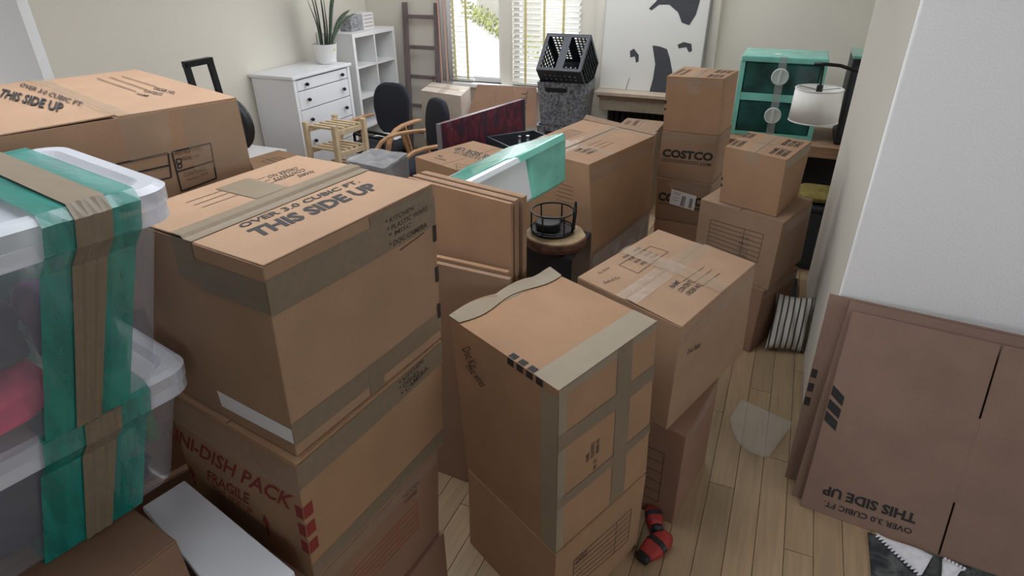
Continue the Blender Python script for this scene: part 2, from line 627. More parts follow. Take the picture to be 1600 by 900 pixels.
# the near room around the photographer
m = MB()
m.bb(-6.1, -6.0, -2.8, 0.4, 0, CZ)
m.bb(-6.1, -6.0, 2.1, YD - 0.06, 0, CZ)
m.bb(-6.1, -6.0, 0.4, 2.1, 0, 1.0)
m.bb(-6.1, -6.0, 0.4, 2.1, 2.3, CZ)
struct(m.build('wall_near_left', WALLN))
m = MB()
m.bb(-6.0, 0.9, -2.75, -2.65, 0, CZ)
m.bb(3.1, 3.25, -2.75, -2.65, 0, CZ)
m.bb(0.9, 3.1, -2.75, -2.65, 0, 1.45)
m.bb(0.9, 3.1, -2.75, -2.65, 2.45, CZ)
struct(m.build('wall_near_front', WALLN))
m = MB()
m.bb(3.25, 3.35, -2.75, -0.2, 0, CZ)
m.bb(3.25, 3.35, 2.0, 2.32, 0, CZ)
m.bb(3.25, 3.35, -0.2, 2.0, 0, 1.55)
m.bb(3.25, 3.35, -0.2, 2.0, 2.45, CZ)
struct(m.build('wall_near_right', WALLN))
SX0, SX1, SY0, SY1 = -2.3, -0.5, 0.4, 2.3
RX0, RX1, RY0, RY1 = -2.9, -0.5, 3.8, 5.1
m = MB()
m.bb(-6.1, RX0, -2.8, YB + 0.15, CZ, CZ + 0.1)
m.bb(RX1, 3.4, -2.8, YB + 0.15, CZ, CZ + 0.1)
m.bb(RX0, RX1, -2.8, SY0, CZ, CZ + 0.1)
m.bb(RX0, SX0, SY0, SY1, CZ, CZ + 0.1)
m.bb(RX0, RX1, SY1, RY0, CZ, CZ + 0.1)
m.bb(RX0, RX1, RY1, YB + 0.15, CZ, CZ + 0.1)
struct(m.build('ceiling', CEIL))

# windows: frames and panes
FRAME = plain('window_frame_white', (0.78, 0.78, 0.78), 0.4)
m_, nt_, p_ = newmat('window_glass')
for n_ in list(nt_.nodes):
    if n_.type != 'OUTPUT_MATERIAL':
        nt_.nodes.remove(n_)
out_ = [n_ for n_ in nt_.nodes][0]
tr_ = nt_.nodes.new('ShaderNodeBsdfTransparent')
gl_ = nt_.nodes.new('ShaderNodeBsdfGlossy')
gl_.inputs['Roughness'].default_value = 0.02
mx_ = nt_.nodes.new('ShaderNodeMixShader')
mx_.inputs[0].default_value = 0.05
nt_.links.new(tr_.outputs[0], mx_.inputs[1])
nt_.links.new(gl_.outputs[0], mx_.inputs[2])
nt_.links.new(mx_.outputs[0], out_.inputs[0])
GLASS = m_


def window(n, axis, a0, a1, z0, z1, at, split=0, t=0.045):
    """frame in a wall opening; axis 'x' = wall runs along x"""
    r = bpy.data.objects.new('window_%d' % n, None)
    COL.objects.link(r)
    mid = (a0 + a1) / 2
    r.location = (mid, at, z0) if axis == 'x' else (at, mid, z0)
    WL[r.name] = Vector(r.location)
    struct(r)

    def bb(m, p0, p1, q0, q1, d0, d1):
        if axis == 'x':
            m.bb(p0, p1, at + d0, at + d1, q0, q1)
        else:
            m.bb(at + d0, at + d1, p0, p1, q0, q1)
    m = MB()
    bb(m, a0, a0 + t, z0, z1, -0.03, 0.03)
    bb(m, a1 - t, a1, z0, z1, -0.03, 0.03)
    bb(m, a0 + t, a1 - t, z0, z0 + t, -0.03, 0.03)
    bb(m, a0 + t, a1 - t, z1 - t, z1, -0.03, 0.03)
    for k in range(1, split + 1):
        c = lerp(a0, a1, k / (split + 1))
        bb(m, c - t / 2, c + t / 2, z0 + t, z1 - t, -0.028, 0.028)
    m.build('frame', FRAME, r)
    for k in range(split + 1):
        p0 = lerp(a0, a1, k / (split + 1)) + t * 0.6
        p1 = lerp(a0, a1, (k + 1) / (split + 1)) - t * 0.6
        m = MB()
        bb(m, p0, p1, z0 + t * 0.8, z1 - t * 0.8, -0.002, 0.002)
        m.build('pane', GLASS, r)
    return r


window(1, 'x', W1[0], W1[1], Z0, Z1, YB + 0.09)
window(2, 'x', W2[0], W2[1], Z0, Z1, YB + 0.09)
window(3, 'y', -0.2, 2.0, 1.55, 2.45, 3.30, split=1)
window(8, 'x', 0.9, 3.1, 1.45, 2.45, -2.70, split=2)
window(6, 'y', 0.4, 2.1, 1.0, 2.3, -6.05, split=1)  # unseen, added to brighten the left return wall
window(5, 'y', 3.92, 5.32, 0.35, 2.35, 3.35, split=1)  # unseen, added to bring more daylight into the far room


def added_roof_light(n, x0, x1, y0, y1):
    r = bpy.data.objects.new('window_%d' % n, None)
    COL.objects.link(r)
    r.location = ((x0 + x1) / 2, (y0 + y1) / 2, CZ)
    WL[r.name] = Vector(r.location)
    struct(r)
    mid = (x0 + x1) / 2
    for (xa, xb, ya, yb) in ((x0, x0 + 0.05, y0, y1), (x1 - 0.05, x1, y0, y1), (x0 + 0.05, x1 - 0.05, y0, y0 + 0.05), (x0 + 0.05, x1 - 0.05, y1 - 0.05, y1), (mid - 0.025, mid + 0.025, y0 + 0.05, y1 - 0.05)):
        MB().bb(xa, xb, ya, yb, CZ + 0.02, CZ + 0.08).build('frame', FRAME, r)
    for (xa, xb) in ((x0 + 0.05, mid - 0.025), (mid + 0.025, x1 - 0.05)):
        MB().bb(xa, xb, y0 + 0.05, y1 - 0.05, CZ + 0.045, CZ + 0.05).build('pane', GLASS, r)


added_roof_light(4, SX0, SX1, SY0, SY1)  # unseen skylight, added to light the tops of the boxes
added_roof_light(7, RX0, RX1, RY0, RY1)  # unseen skylight, added to brighten the far room
struct(MB().bb(-3.08, -1.68, 5.37, YB + 0.06, 0.655, 0.69).build('trim_1', FRAME, bevel=0.004))

# blinds in the back window
SLAT = plain('blind_slat_white', (0.60, 0.59, 0.54), 0.5)
LTAPE = plain('blind_ladder_tape', (0.62, 0.55, 0.28), 0.8)


def blind(label, x0, x1, y, tapes, tilt):
    r = thing('window_blind', label, 'blind', ((x0 + x1) / 2, y, 0.70), 'slatted window blinds')
    MB().bb(x0, x1, y - 0.02, y + 0.02, 2.14, 2.20).build('headrail', SLAT, r)
    MB().bb(x0, x1, y - 0.02, y + 0.02, 0.702, 0.722).build('bottom_rail', SLAT, r)
    n = 32
    s0 = MB().box(((x0 + x1) / 2, y, 0.70), (x1 - x0 - 0.004, 0.045, 0.0025), (tilt, 0, 0)).build('slat', SLAT, r)
    for k in range(n):
        o = s0 if k == 0 else s0.copy()
        if k:
            COL.objects.link(o)
            o.parent = r
        o.location = (0, 0, 0.045 + k * 0.0437)
    for t in tapes:
        MB().bb(t - 0.011, t + 0.011, y - 0.026, y - 0.0245, 0.71, 2.15).build('ladder_tape', LTAPE, r)
    return r


blind('white slatted blind with yellowish ladder tapes, right of the window post', -2.355, -1.725, 5.44, (-2.22, -2.045, -1.87), 0.55)
blind('narrow white slatted blind beside the striped curtain', -3.02, -2.75, 5.44, (-2.93, -2.80), 0.2)
CURT, nt_, p_ = newmat('white_curtain')
tl_ = nt_.nodes.new('ShaderNodeBsdfTranslucent')
tl_.inputs[0].default_value = (0.8, 0.78, 0.78, 1)
p_.inputs['Base Color'].default_value = (0.8, 0.78, 0.78, 1)
p_.inputs['Roughness'].default_value = 0.9
mx_ = nt_.nodes.new('ShaderNodeMixShader')
nt_.links.new(p_.outputs[0], mx_.inputs[1])
nt_.links.new(tl_.outputs[0], mx_.inputs[2])
nt_.links.new(mx_.outputs[0], nt_.nodes['Material Output'].inputs[0])
CURT2 = plain('pink_curtain_stripe', (0.66, 0.40, 0.32), 0.9)


def curtain_fn(x0, x1, amp, fr):
    return lambda u, v, s: V(lerp(x0, x1, u), 5.36 + amp * math.sin(u * fr) + (s - .5) * 0.003, lerp(0.70, 2.3, v))


r = thing('curtain', 'white and pink striped curtain hanging at the window edge', 'curtain', (-2.99, 5.37, 0.70))
MB().slab(curtain_fn(-3.045, -2.93, 0.014, 22), 24, 2).build('cloth', CURT, r, smooth=True)
for xa in (-3.045, -2.985):
    MB().slab(lambda u, v, s, xa=xa: V(lerp(xa, xa + 0.014, u), 5.34 + (s - .5) * 0.003, lerp(0.70, 2.3, v)), 2, 2).build('stripe', CURT2, r)

# the garden outside
GRAV = plain('pale_gravel', (0.27, 0.26, 0.24), 0.95, noise=0.4, nscale=14)
struct(MB().bb(-30, 30, YB + 0.16, 40, -0.2, -0.1).build('ground_garden', GRAV))
struct(MB().bb(-30, 30, -40, -2.8, -0.2, -0.1).build('ground_street', GRAV))
struct(MB().bb(3.4, 30, -2.8, YB + 0.16, -0.2, -0.1).build('ground_side', GRAV))
struct(MB().bb(-30, -6.1, -2.8, YB + 0.16, -0.2, -0.1).build('ground_left', GRAV))
HEDGE = plain('yellow_green_leaves', (0.20, 0.22, 0.07), 0.9, noise=0.5, nscale=12)
FENCE = plain('grey_fence_board', (0.22, 0.21, 0.17), 0.9, noise=0.3, nscale=4, stretch=(8, 8, 1))
g0, g1 = V(*(-8.8345, 17.4810, -0.1000)), V(*(-6.3683, 13.9025, -0.1000))
gd = (g1 - g0).normalized()
gn = V(-gd.y, gd.x, 0)
if gn.y < 0:
    gn = -gn
r = thing('garden_fence', 'grey board fence outside the left window', 'fence', g0 + gn * 0.6)
fl = (g1 - g0).length
k = 0
a = -3.0
while a < fl + 3.0 and k < 60:
    c = g0 + gd * a + gn * 0.6
    MB().box(c + V(0, 0, 1.0), (0.13, 0.03, 2.0), (0, 0, math.atan2(gd.y, gd.x))).build('board', FENCE, r)
    a += 0.15
    k += 1
m = MB()
for k in range(900):
    c = g0 + gd * random.uniform(-3, fl + 3) + gn * random.uniform(0.0, 0.35) + V(0, 0, random.uniform(-0.1, 0.42))
    q = Euler((random.uniform(0, 6), random.uniform(0, 6), random.uniform(0, 6))).to_matrix()
    m.add([c + q @ V(-.06, 0, 0), c + q @ V(0, .025, 0), c + q @ V(.07, 0, .01), c + q @ V(0, -.025, 0)], [(0, 1, 2, 3)])
hd = m.build('shrub_border', HEDGE)
hd['kind'] = 'stuff'
tag(hd, 'low yellow green shrubs along the garden fence', 'shrub')

# ================================================================== CARTONS
# --- tall stack on the left: T, U, V, W from the top
T = Carton('cardboard box with THIS SIDE UP print and black handwriting, top of the tall stack',
           ((-0.7537, 0.6837, 1.3400), (-0.6956, 1.1537, 1.3400), (-1.1287, 1.2146, 1.3400), (-1.1867, 0.7447, 1.3400),
     (-0.7621, 0.6715, 0.9230), (-0.7085, 1.1608, 0.9230), (-1.1393, 1.2121, 0.9230), (-1.1974, 0.7422, 0.9230)), KRAFT2, seam='v', lift=(0.004, -0.002))
T.text('top', 'THIS SIDE UP', (0.7744, 0.1537), (0.8121, 0.8266), (0.6609, 0.1786), bold=0.042)
T.text('top', 'OVER 3.0 CUBIC FT.', (0.6253, 0.1862), (0.6595, 0.8423), (0.5739, 0.1972), bold=0.026)
T.text('top', 'ORDER NO.', (0.1811, 0.8420), (0.1618, 0.6623), (0.2264, 0.8193), INKB, bold=0.012)
T.text('top', 'CONTENTS', (0.2393, 0.8402), (0.2260, 0.6533), (0.2854, 0.8187), INKB, bold=0.012)
T.text('top', 'NAME', (0.3099, 0.8384), (0.3037, 0.7433), (0.3504, 0.8183), INKB, bold=0.012)
T.lines('top', [((0.1437, 0.2413), (0.1515, 0.4944)), ((0.2101, 0.2366), (0.2100, 0.4888)), ((0.2724, 0.2384), (0.2809, 0.4905)), ((0.1692, 0.6106), (0.1701, 0.6501)), ((0.2276, 0.6060), (0.2270, 0.6409)), ((0.2774, 0.6038), (0.2846, 0.7433))], 0.0022)
T.tape('top', 0.42, 0.0, 0.56, 1.0, off=0.0016)
T.tape('top', 0.10, 0.42, 0.415, 0.60, off=0.0014)
T.tape('ny', 0.42, 0.80, 0.56, 1.0)
T.tape('ny', 0.56, 0.77, 1.0, 0.92)
T.tape('px', 0.0, 0.76, 1.0, 0.93)
T.tape('px', 0.55, 0.80, 0.98, 0.985, off=0.0016)
T.tape('px', 0.0, 0.06, 1.0, 0.19)
T.tape('px', 0.44, 0.0, 0.54, 0.17, off=0.0016)
T.text('px', '* KITCHEN', (0.6405, 0.9078), (0.8436, 0.9088), (0.6374, 0.9337), PEN, bold=0.004, shear=0.3, off=0.0022)
T.text('px', '* PLASTIC WARE', (0.6478, 0.8632), (0.9425, 0.8696), (0.6450, 0.8925), PEN, bold=0.004, shear=0.2, off=0.0022)
T.text('px', '* MISC', (0.6527, 0.8295), (0.8133, 0.8279), (0.6507, 0.8556), PEN, bold=0.004, shear=0.2, off=0.0022)
T.text('px', '* DOC CAMERA', (0.6501, 0.7764), (0.9254, 0.7753), (0.6474, 0.8075), PEN, bold=0.004, shear=0.2, off=0.0022)
T.lines('px', [((0.7187, 0.7331), (0.9003, 0.7520))], 0.002, PEN, off=0.0022)
for vv in (0.66, 0.40, 0.15):
    T.rects('px', [(0.972, vv, 0.9995, vv + 0.1)], INK, off=0.0018)
T.patch('ny', [(0.4794, 0.1686), (0.9990, 0.1612), (0.9999, 0.0759), (0.4865, 0.0687)], PAPER, 'paper_label')

U = Carton('cardboard box printed MINI-DISH PACK and FRAGILE in red, under the handwritten box',
           ((-0.7508, 0.6522, 0.9210), (-0.7028, 1.1503, 0.9210), (-1.1308, 1.1972, 0.9210), (-1.1889, 0.7272, 0.9210),
     (-0.7643, 0.6427, 0.5760), (-0.7164, 1.1408, 0.5760), (-1.1444, 1.1877, 0.5760), (-1.2025, 0.7177, 0.5760)), KRAFT, seam='v')
U.text('ny', 'MINI-DISH PACK', (-0.1624, 0.5144), (0.9068, 0.5798), (-0.1047, 0.6614), INKR, bold=0.018)
U.text('ny', 'FRAGILE', (0.2085, 0.3402), (0.5688, 0.3736), (0.2369, 0.4548), INKR, bold=0.018)
U.text('ny', 'THIS SIDE UP', (0.2330, 0.2535), (0.5746, 0.2768), (0.2507, 0.3269), INKR, bold=0.01)
ar = [(0, 0), (0.3, 0), (0.3, 0.55), (0.6, 0.55), (0.15, 1), (-0.3, 0.55), (0, 0.55)]
for uu, vv in ((0.0362, 0.1562), (0.6793, 0.1808)):
    U.patch('ny', [(uu + x * 0.07, vv + y * 0.20) for x, y in ar], INKR)
U.tape('ny', 0.0, 0.74, 1.0, 0.97, TAPEC, skew=0.0)
U.tape('px', 0.0, 0.80, 1.0, 0.985)
U.tape('px', 0.0, 0.02, 1.0, 0.16)
for k in range(3):
    U.rects('px', [(0.002, 0.56 - k * 0.15, 0.05, 0.66 - k * 0.15)], INKR)
    U.rects('ny', [(0.95, 0.56 - k * 0.15, 0.998, 0.66 - k * 0.15)], INKR)
U.text('px', '* KITCHEN', (0.6434, 0.9291), (0.8340, 0.9471), (0.6410, 0.9692), PEN, bold=0.012, off=0.0018)
U.text('px', '* DISHES', (0.6409, 0.8833), (0.7947, 0.8871), (0.6386, 0.9237), PEN, bold=0.012, off=0.0018)
U.text('px', '* CAMERA', (0.6493, 0.8261), (0.8689, 0.8575), (0.6470, 0.8696), PEN, bold=0.012, off=0.0018)
U.lines('px', [((0.7322, 0.8425), (0.8819, 0.8640))], 0.002, PEN, off=0.0018)

Vv = Carton('brown cardboard box with an orange ruled label, third in the tall left stack',
            ((-0.7676, 0.6191, 0.5760), (-0.7196, 1.1172, 0.5760), (-1.1476, 1.1641, 0.5760), (-1.2057, 0.6941, 0.5760),
     (-0.7951, 0.6240, 0.2180), (-0.7471, 1.1222, 0.2180), (-1.1751, 1.1690, 0.2180), (-1.2332, 0.6991, 0.2180)), KRAFT3, seam='v')
Vv.quadlines('px', (0.2092, 0.4941), (0.7941, 0.3812), (0.7883, 0.6800), (0.2289, 0.7252), 5, 0.003, INKO, split=0.68)
Vv.text('px', '* KITCHEN', (0.6708, 0.8688), (0.8069, 0.8605), (0.6676, 0.9149), PEN, bold=0.01)
Vv.text('px', '* DISHES', (0.6783, 0.8029), (0.7914, 0.7895), (0.6751, 0.8498), PEN, bold=0.01)
Vv.tape('px', 0.0, 0.88, 1.0, 0.99, TAPEC)
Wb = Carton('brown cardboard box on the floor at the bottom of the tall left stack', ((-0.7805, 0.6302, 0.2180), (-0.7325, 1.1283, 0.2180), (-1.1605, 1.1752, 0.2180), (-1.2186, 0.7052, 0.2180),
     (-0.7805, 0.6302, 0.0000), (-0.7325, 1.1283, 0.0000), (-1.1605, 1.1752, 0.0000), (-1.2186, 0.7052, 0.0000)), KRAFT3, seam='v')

# --- centre front stack
C = Carton('plain topped cardboard box with grey tape and black edge marks, front centre',
           ((-0.3671, 1.1020, 0.8930), (-0.2200, 1.4973, 0.8930), (-0.5953, 1.6695, 0.8930), (-0.7592, 1.2959, 0.8930),
     (-0.3613, 1.1040, 0.3330), (-0.1983, 1.5025, 0.3330), (-0.5705, 1.6966, 0.3330), (-0.7335, 1.2981, 0.3330)), KRAFT, flaps=False, bulge=0.003)
C.tape('top', 0.80, 0.0, 1.0, 1.0, TAPEG)
C.tape('top', 0.0, 0.0, 0.09, 1.0, TAPEG)
C.tape('px', 0.0, 0.955, 1.0, 1.0, TAPEG)
C.tape('px', 0.56, 0.0, 0.72, 1.0, off=0.0014)
C.tape('px', 0.0, 0.655, 1.0, 0.745, off=0.0018)
C.tape('px', 0.0, 0.29, 1.0, 0.355, off=0.0018)
C.tape('ny', 0.86, 0.0, 1.0, 0.96, TAPEG)
C.tape('px', 0.0, 0.0, 0.07, 0.96, TAPEG)
for k in range(4):
    a = 0.575 + k * 0.082
    C.rects('top', [(a, 0.004, a + 0.056, 0.052)], INK)
    C.rects('ny', [(a, 0.962, a + 0.056, 0.998)], INK)
for k, w in enumerate(('NAME', 'CONTENTS', 'ORDER NO.')):
    C.text('px', w, (0.30 + k * 0.05, 0.46), (0.30 + k * 0.05, 0.46 + 0.05 * (1.0, 1.9, 1.9)[k]), (0.265 + k * 0.05, 0.46), INKB, bold=0.015)
C.text('px', 'NO. 3.0', (0.38, 0.37), (0.38, 0.43), (0.345, 0.37), INKB, bold=0.01)
C.text('ny', 'Doc Kit', (0.1040, 0.8524), (0.1864, 0.7616), (0.1941, 0.9139), PEN, bold=0.0, shear=0.3)
C.text('ny', 'misc wires', (0.1257, 0.7575), (0.2930, 0.6995), (0.1946, 0.8084), PEN, bold=0.0, shear=0.3)
# loose gummed tape and the half open flap along its far left edge
m = MB()
lf = [C.pt('top', 0.0, v, 0) for v in (0.0, 0.35, 0.72, 1.0)]
m.slab(lambda u, v, s_: C.pt('top', lerp(-0.012, 0.10 + 0.03 * math.sin(v * 9), u), v, 0.003 + 0.012 * abs(math.sin(v * 7.5)) * (1 - u) + 0.0015 * s_), 4, 16)
m.build('loose_tape', TAPEG, C.root)
m = MB()
m.slab(lambda u, v, s_: C.pt('top', lerp(-0.012, 0.02, u), lerp(0.03, 0.42, v), 0.004 + (1 - u) * 0.010 * math.sin(PI * v) + 0.003 * s_), 3, 8)
m.build('loose_flap', KRAFT4, C.root)

C2 = Carton('cardboard box with a ruled label, on the floor beneath the front centre box', ((-0.3576, 1.0991, 0.3300), (-0.1968, 1.4974, 0.3300), (-0.5685, 1.6922, 0.3300), (-0.7293, 1.2940, 0.3300),
     (-0.3593, 1.0856, 0.0000), (-0.1986, 1.4839, 0.0000), (-0.5703, 1.6787, 0.0000), (-0.7310, 1.2805, 0.0000)), KRAFT, seam='v')
C2.quadlines('px', (0.1973, 0.3760), (0.8533, 0.2546), (0.8477, 0.6990), (0.1850, 0.7356), 6, 0.0025, INKB, split=0.72)
C2.text('px', 'CONTENTS', (0.2093, 0.6493), (0.3317, 0.6376), (0.2040, 0.7274), INKB, bold=0.01)

# --- stack right of the centre
R = Carton('cardboard box with printed NAME CONTENTS ORDER NO lines, right of the front box',
           ((-0.1665, 1.6238, 0.8135), (0.0001, 2.1519, 0.8135), (-0.3797, 2.3242, 0.8135), (-0.5499, 1.8094, 0.8135),
     (-0.1692, 1.6317, 0.4100), (0.0163, 2.1856, 0.4100), (-0.3730, 2.3451, 0.4100), (-0.5431, 1.8302, 0.4100)), KRAFT2, seam='v', lift=(0.0, 0.005))
R.quadlines('top', (0.3379, 0.3226), (0.3218, 0.7302), (0.1426, 0.7100), (0.1353, 0.3281), 1, 0.003, INKB)
for k, w in enumerate(('ROOM', 'KITCHEN', 'BEDROOM', 'OFFICE')):
    R.text('top', w, (0.105 + k * 0.062, 0.43), (0.105 + k * 0.062, 0.50), (0.07 + k * 0.062, 0.43), INKB, bold=0.01)
    R.text('top', 'DINING BATH', (0.105 + k * 0.062, 0.56), (0.105 + k * 0.062, 0.64), (0.07 + k * 0.062, 0.56), INKB, bold=0.005)
R.text('top', 'NAME', (0.6914, 0.3108), (0.6888, 0.4070), (0.6439, 0.3206), INK, bold=0.02)
R.text('top', 'CONTENTS', (0.7705, 0.3050), (0.7656, 0.4710), (0.7225, 0.3168), INK, bold=0.02)
R.text('top', 'ORDER NO.', (0.8371, 0.3113), (0.8399, 0.4764), (0.7918, 0.3209), INK, bold=0.02)
R.lines('top', [((0.6906, 0.4263), (0.7033, 0.6985)), ((0.7689, 0.4663), (0.7763, 0.7013)), ((0.8422, 0.4676), (0.8511, 0.7024))], 0.0028, INKB)
R.tape('top', 0.40, 0.0, 0.60, 1.0, TAPEC, off=0.0016)
R.tape('top', 0.0, 0.47, 1.0, 0.60, TAPEC, off=0.0075)
R.text('top', 'Doc Kitchen', (0.1123, 0.1284), (0.1137, 0.2471), (0.0774, 0.1404), PEN, shear=0.3)
R.text('top', 'Books & Misc', (0.2362, 0.0589), (0.2788, 0.1907), (0.1964, 0.0723), PEN, shear=0.3)
R.tape('px', 0.0, 0.80, 1.0, 0.93, TAPEC)
R.text('px', 'Doc Bath', (0.1218, 0.6625), (0.2805, 0.6222), (0.1114, 0.7189), PEN, shear=0.3)
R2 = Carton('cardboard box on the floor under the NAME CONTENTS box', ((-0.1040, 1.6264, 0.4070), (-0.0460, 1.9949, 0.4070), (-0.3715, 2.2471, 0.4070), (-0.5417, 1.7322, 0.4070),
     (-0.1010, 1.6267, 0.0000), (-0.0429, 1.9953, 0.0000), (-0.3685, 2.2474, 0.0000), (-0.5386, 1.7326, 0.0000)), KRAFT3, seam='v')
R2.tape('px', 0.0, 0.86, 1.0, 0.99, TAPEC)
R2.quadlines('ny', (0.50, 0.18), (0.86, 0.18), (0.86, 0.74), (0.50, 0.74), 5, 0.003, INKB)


def small_prints(c, spots, mat=INK):
    for (face, w, a, b, d) in spots:
        c.text(face, w, a, b, d, mat, bold=0.02)


K = Carton('small cardboard box with dark printed blocks beside a tape strip, upper one near the lamp', ((0.0425, 2.9209, 0.9730), (0.1414, 3.2864, 0.9730), (-0.1520, 3.3698, 0.9730), (-0.2327, 3.0434, 0.9730),
     (0.0479, 2.9283, 0.7030), (0.1310, 3.2615, 0.7030), (-0.1382, 3.3754, 0.7030), (-0.2213, 3.0422, 0.7030)), KRAFT, seam='v')
for (uu, vv, w, l) in ((0.10, 0.10, 'CONTENTS', .3), (0.20, 0.10, 'PROFESSIONAL', .34), (0.08, 0.62, 'ROOM', .28), (0.17, 0.62, 'FRAGILE', .28), (0.74, 0.10, 'NAME', .30), (0.84, 0.10, 'CONTENTS', .30), (0.93, 0.10, 'ORDER NO.', .3), (0.74, 0.58, 'BEDROOM', .3), (0.84, 0.58, 'KITCHEN', .3), (0.93, 0.58, 'OFFICE', .3)):
    K.text('top', w, (uu, vv), (uu, vv + l), (uu - 0.075, vv), INKB if uu < .5 else INK, bold=0.03)
K.tape('top', 0.34, 0.0, 0.60, 1.0, TAPEC, off=0.0016)
K.tape('top', 0.0, 0.44, 1.0, 0.52, TAPEC, off=0.0016)
K.tape('ny', 0.34, 0.80, 0.60, 1.0, TAPEC)
K.tape('px', 0.02, 0.83, 0.98, 0.985, TAPEG)
for q_ in [(0.0, 0.40, 0.03, 0.45), (0.0, 0.28, 0.03, 0.33)]:
    K.rects('ny', [q_], INK)
Lb = Carton('cardboard box with a ruled label on its side, under the small box near the lamp', ((0.0813, 2.8677, 0.7000), (0.2032, 3.2507, 0.7000), (-0.1862, 3.4273, 0.7000), (-0.3082, 3.0444, 0.7000),
     (0.0773, 2.8584, 0.3580), (0.2147, 3.2823, 0.3580), (-0.1825, 3.4385, 0.3580), (-0.3045, 3.0556, 0.3580)), KRAFT4, seam='v')
Lb.quadlines('ny', (0.1626, 0.3617), (0.8145, 0.3460), (0.8197, 0.7720), (0.1667, 0.7471), 6, 0.003, INKB, split=0.66)
for k in range(4):
    Lb.text('ny', ('KITCHEN', 'BEDROOM', 'OFFICE', 'LIVING')[k], (0.56, 0.62 - k * 0.09), (0.68, 0.62 - k * 0.09), (0.56, 0.655 - k * 0.09), INKB)
Lb.tape('px', 0.03, 0.78, 0.97, 0.93, TAPEC)
L2 = Carton('brown cardboard box on the floor beside the striped cushion', ((0.0582, 2.8486, 0.3555), (0.2051, 3.1872, 0.3555), (-0.1968, 3.3860, 0.3555), (-0.3188, 3.0031, 0.3555),
     (0.0502, 2.8485, -0.0000), (0.1970, 3.1871, 0.0000), (-0.2049, 3.3860, 0.0000), (-0.3268, 3.0031, 0.0000)), KRAFT3, seam='v')
L2.tape('px', 0.0, 0.84, 1.0, 0.97, TAPEC)

# --- stack of four in front of the drawers
S1 = Carton('small taped cardboard box on top of the stack with the store name', ((-0.3422, 3.6565, 1.1700), (-0.2915, 3.9522, 1.1700), (-0.6088, 3.9892, 1.1700), (-0.6409, 3.6274, 1.1700),
     (-0.3238, 3.6501, 0.8640), (-0.2852, 3.9118, 0.8640), (-0.5997, 3.9245, 0.8640), (-0.6384, 3.6628, 0.8640)), KRAFT, seam='v')
for (uu, vv, w, l) in ((0.12, 0.15, 'CONTENTS', .6), (0.24, 0.15, 'FRAGILE', .6), (0.74, 0.08, 'NAME', .32), (0.84, 0.08, 'ORDER NO.', .32), (0.94, 0.08, 'CONTENTS', .32), (0.74, 0.56, 'BEDROOM', .32), (0.84, 0.56, 'KITCHEN', .32), (0.94, 0.56, 'OFFICE', .32)):
    S1.text('top', w, (uu, vv), (uu, vv + l), (uu - 0.075, vv), INKB if uu < .5 else INK, bold=0.03)
S1.tape('top', 0.36, 0.0, 0.62, 1.0, TAPEC, off=0.0016)
S1.tape('ny', 0.0, 0.86, 1.0, 0.97, TAPEC)
S1.tape('ny', 0.38, 0.72, 0.62, 1.0, TAPEC, off=0.0016)
S1.tape('px', 0.0, 0.86, 1.0, 0.98, TAPEC)
for q_ in [(0.0, 0.50, 0.035, 0.56), (0.0, 0.38, 0.035, 0.42)]:
    S1.rects('ny', [q_], INK)
S2 = Carton('cardboard box with the large store name in clear print, second in its stack', ((-0.3260, 3.6283, 0.8620), (-0.2808, 3.9450, 0.8620), (-0.5981, 3.9820, 0.8620), (-0.6356, 3.6412, 0.8620),
     (-0.3241, 3.6513, 0.5780), (-0.2858, 3.9784, 0.5780), (-0.6031, 4.0153, 0.5780), (-0.6476, 3.6848, 0.5780)), KRAFT4, seam='v')
S2.text('ny', 'COSTCO', (0.0486, 0.4527), (0.9724, 0.4901), (0.0528, 0.6366), INK, bold=0.05)
S2.text('ny', '.COM', (0.7439, 0.3696), (0.9538, 0.3835), (0.7376, 0.4321), INK, bold=0.03)
S2.lines('ny', [((0.0520, 0.4208), (0.7367, 0.4410)), ((0.0548, 0.3935), (0.7320, 0.4130)), ((0.0577, 0.3660), (0.7274, 0.3849))], 0.0035, INKB)
S2.tape('ny', 0.0, 0.84, 1.0, 0.98, TAPEC)
S2.tape('px', 0.0, 0.80, 1.0, 0.98, TAPEC)
S3 = Carton('cardboard box with a white shipping label over its store name', ((-0.3216, 3.6345, 0.5760), (-0.2815, 3.9614, 0.5760), (-0.5988, 3.9984, 0.5760), (-0.6415, 3.6678, 0.5760),
     (-0.3240, 3.7112, 0.2850), (-0.2839, 4.0381, 0.2850), (-0.6013, 4.0751, 0.2850), (-0.6439, 3.7445, 0.2850)), KRAFT4, seam='v')
S3.text('ny', 'COSTCO', (0.0333, 0.4584), (0.9045, 0.4712), (0.0502, 0.6752), INK, bold=0.05)
S3.lines('ny', [((0.0351, 0.4227), (0.8323, 0.4198)), ((0.0367, 0.3921), (0.8351, 0.3900))], 0.0035, INKB)
S3.text('ny', '.COM', (0.7474, 0.3701), (0.8947, 0.3731), (0.7489, 0.4415), INK, bold=0.03)
S3.patch('ny', [(0.2664, 0.4318), (0.7482, 0.3601), (0.7669, 0.7144), (0.2949, 0.7895)], LABEL, 'shipping_label', off=0.002)
S3.lines('ny', [((0.3381, 0.7340), (0.4770, 0.7131)), ((0.3330, 0.6933), (0.4603, 0.6750)), ((0.3266, 0.6120), (0.4464, 0.5972)), ((0.3228, 0.5508), (0.4313, 0.5336))], 0.003, INKB, off=0.003)
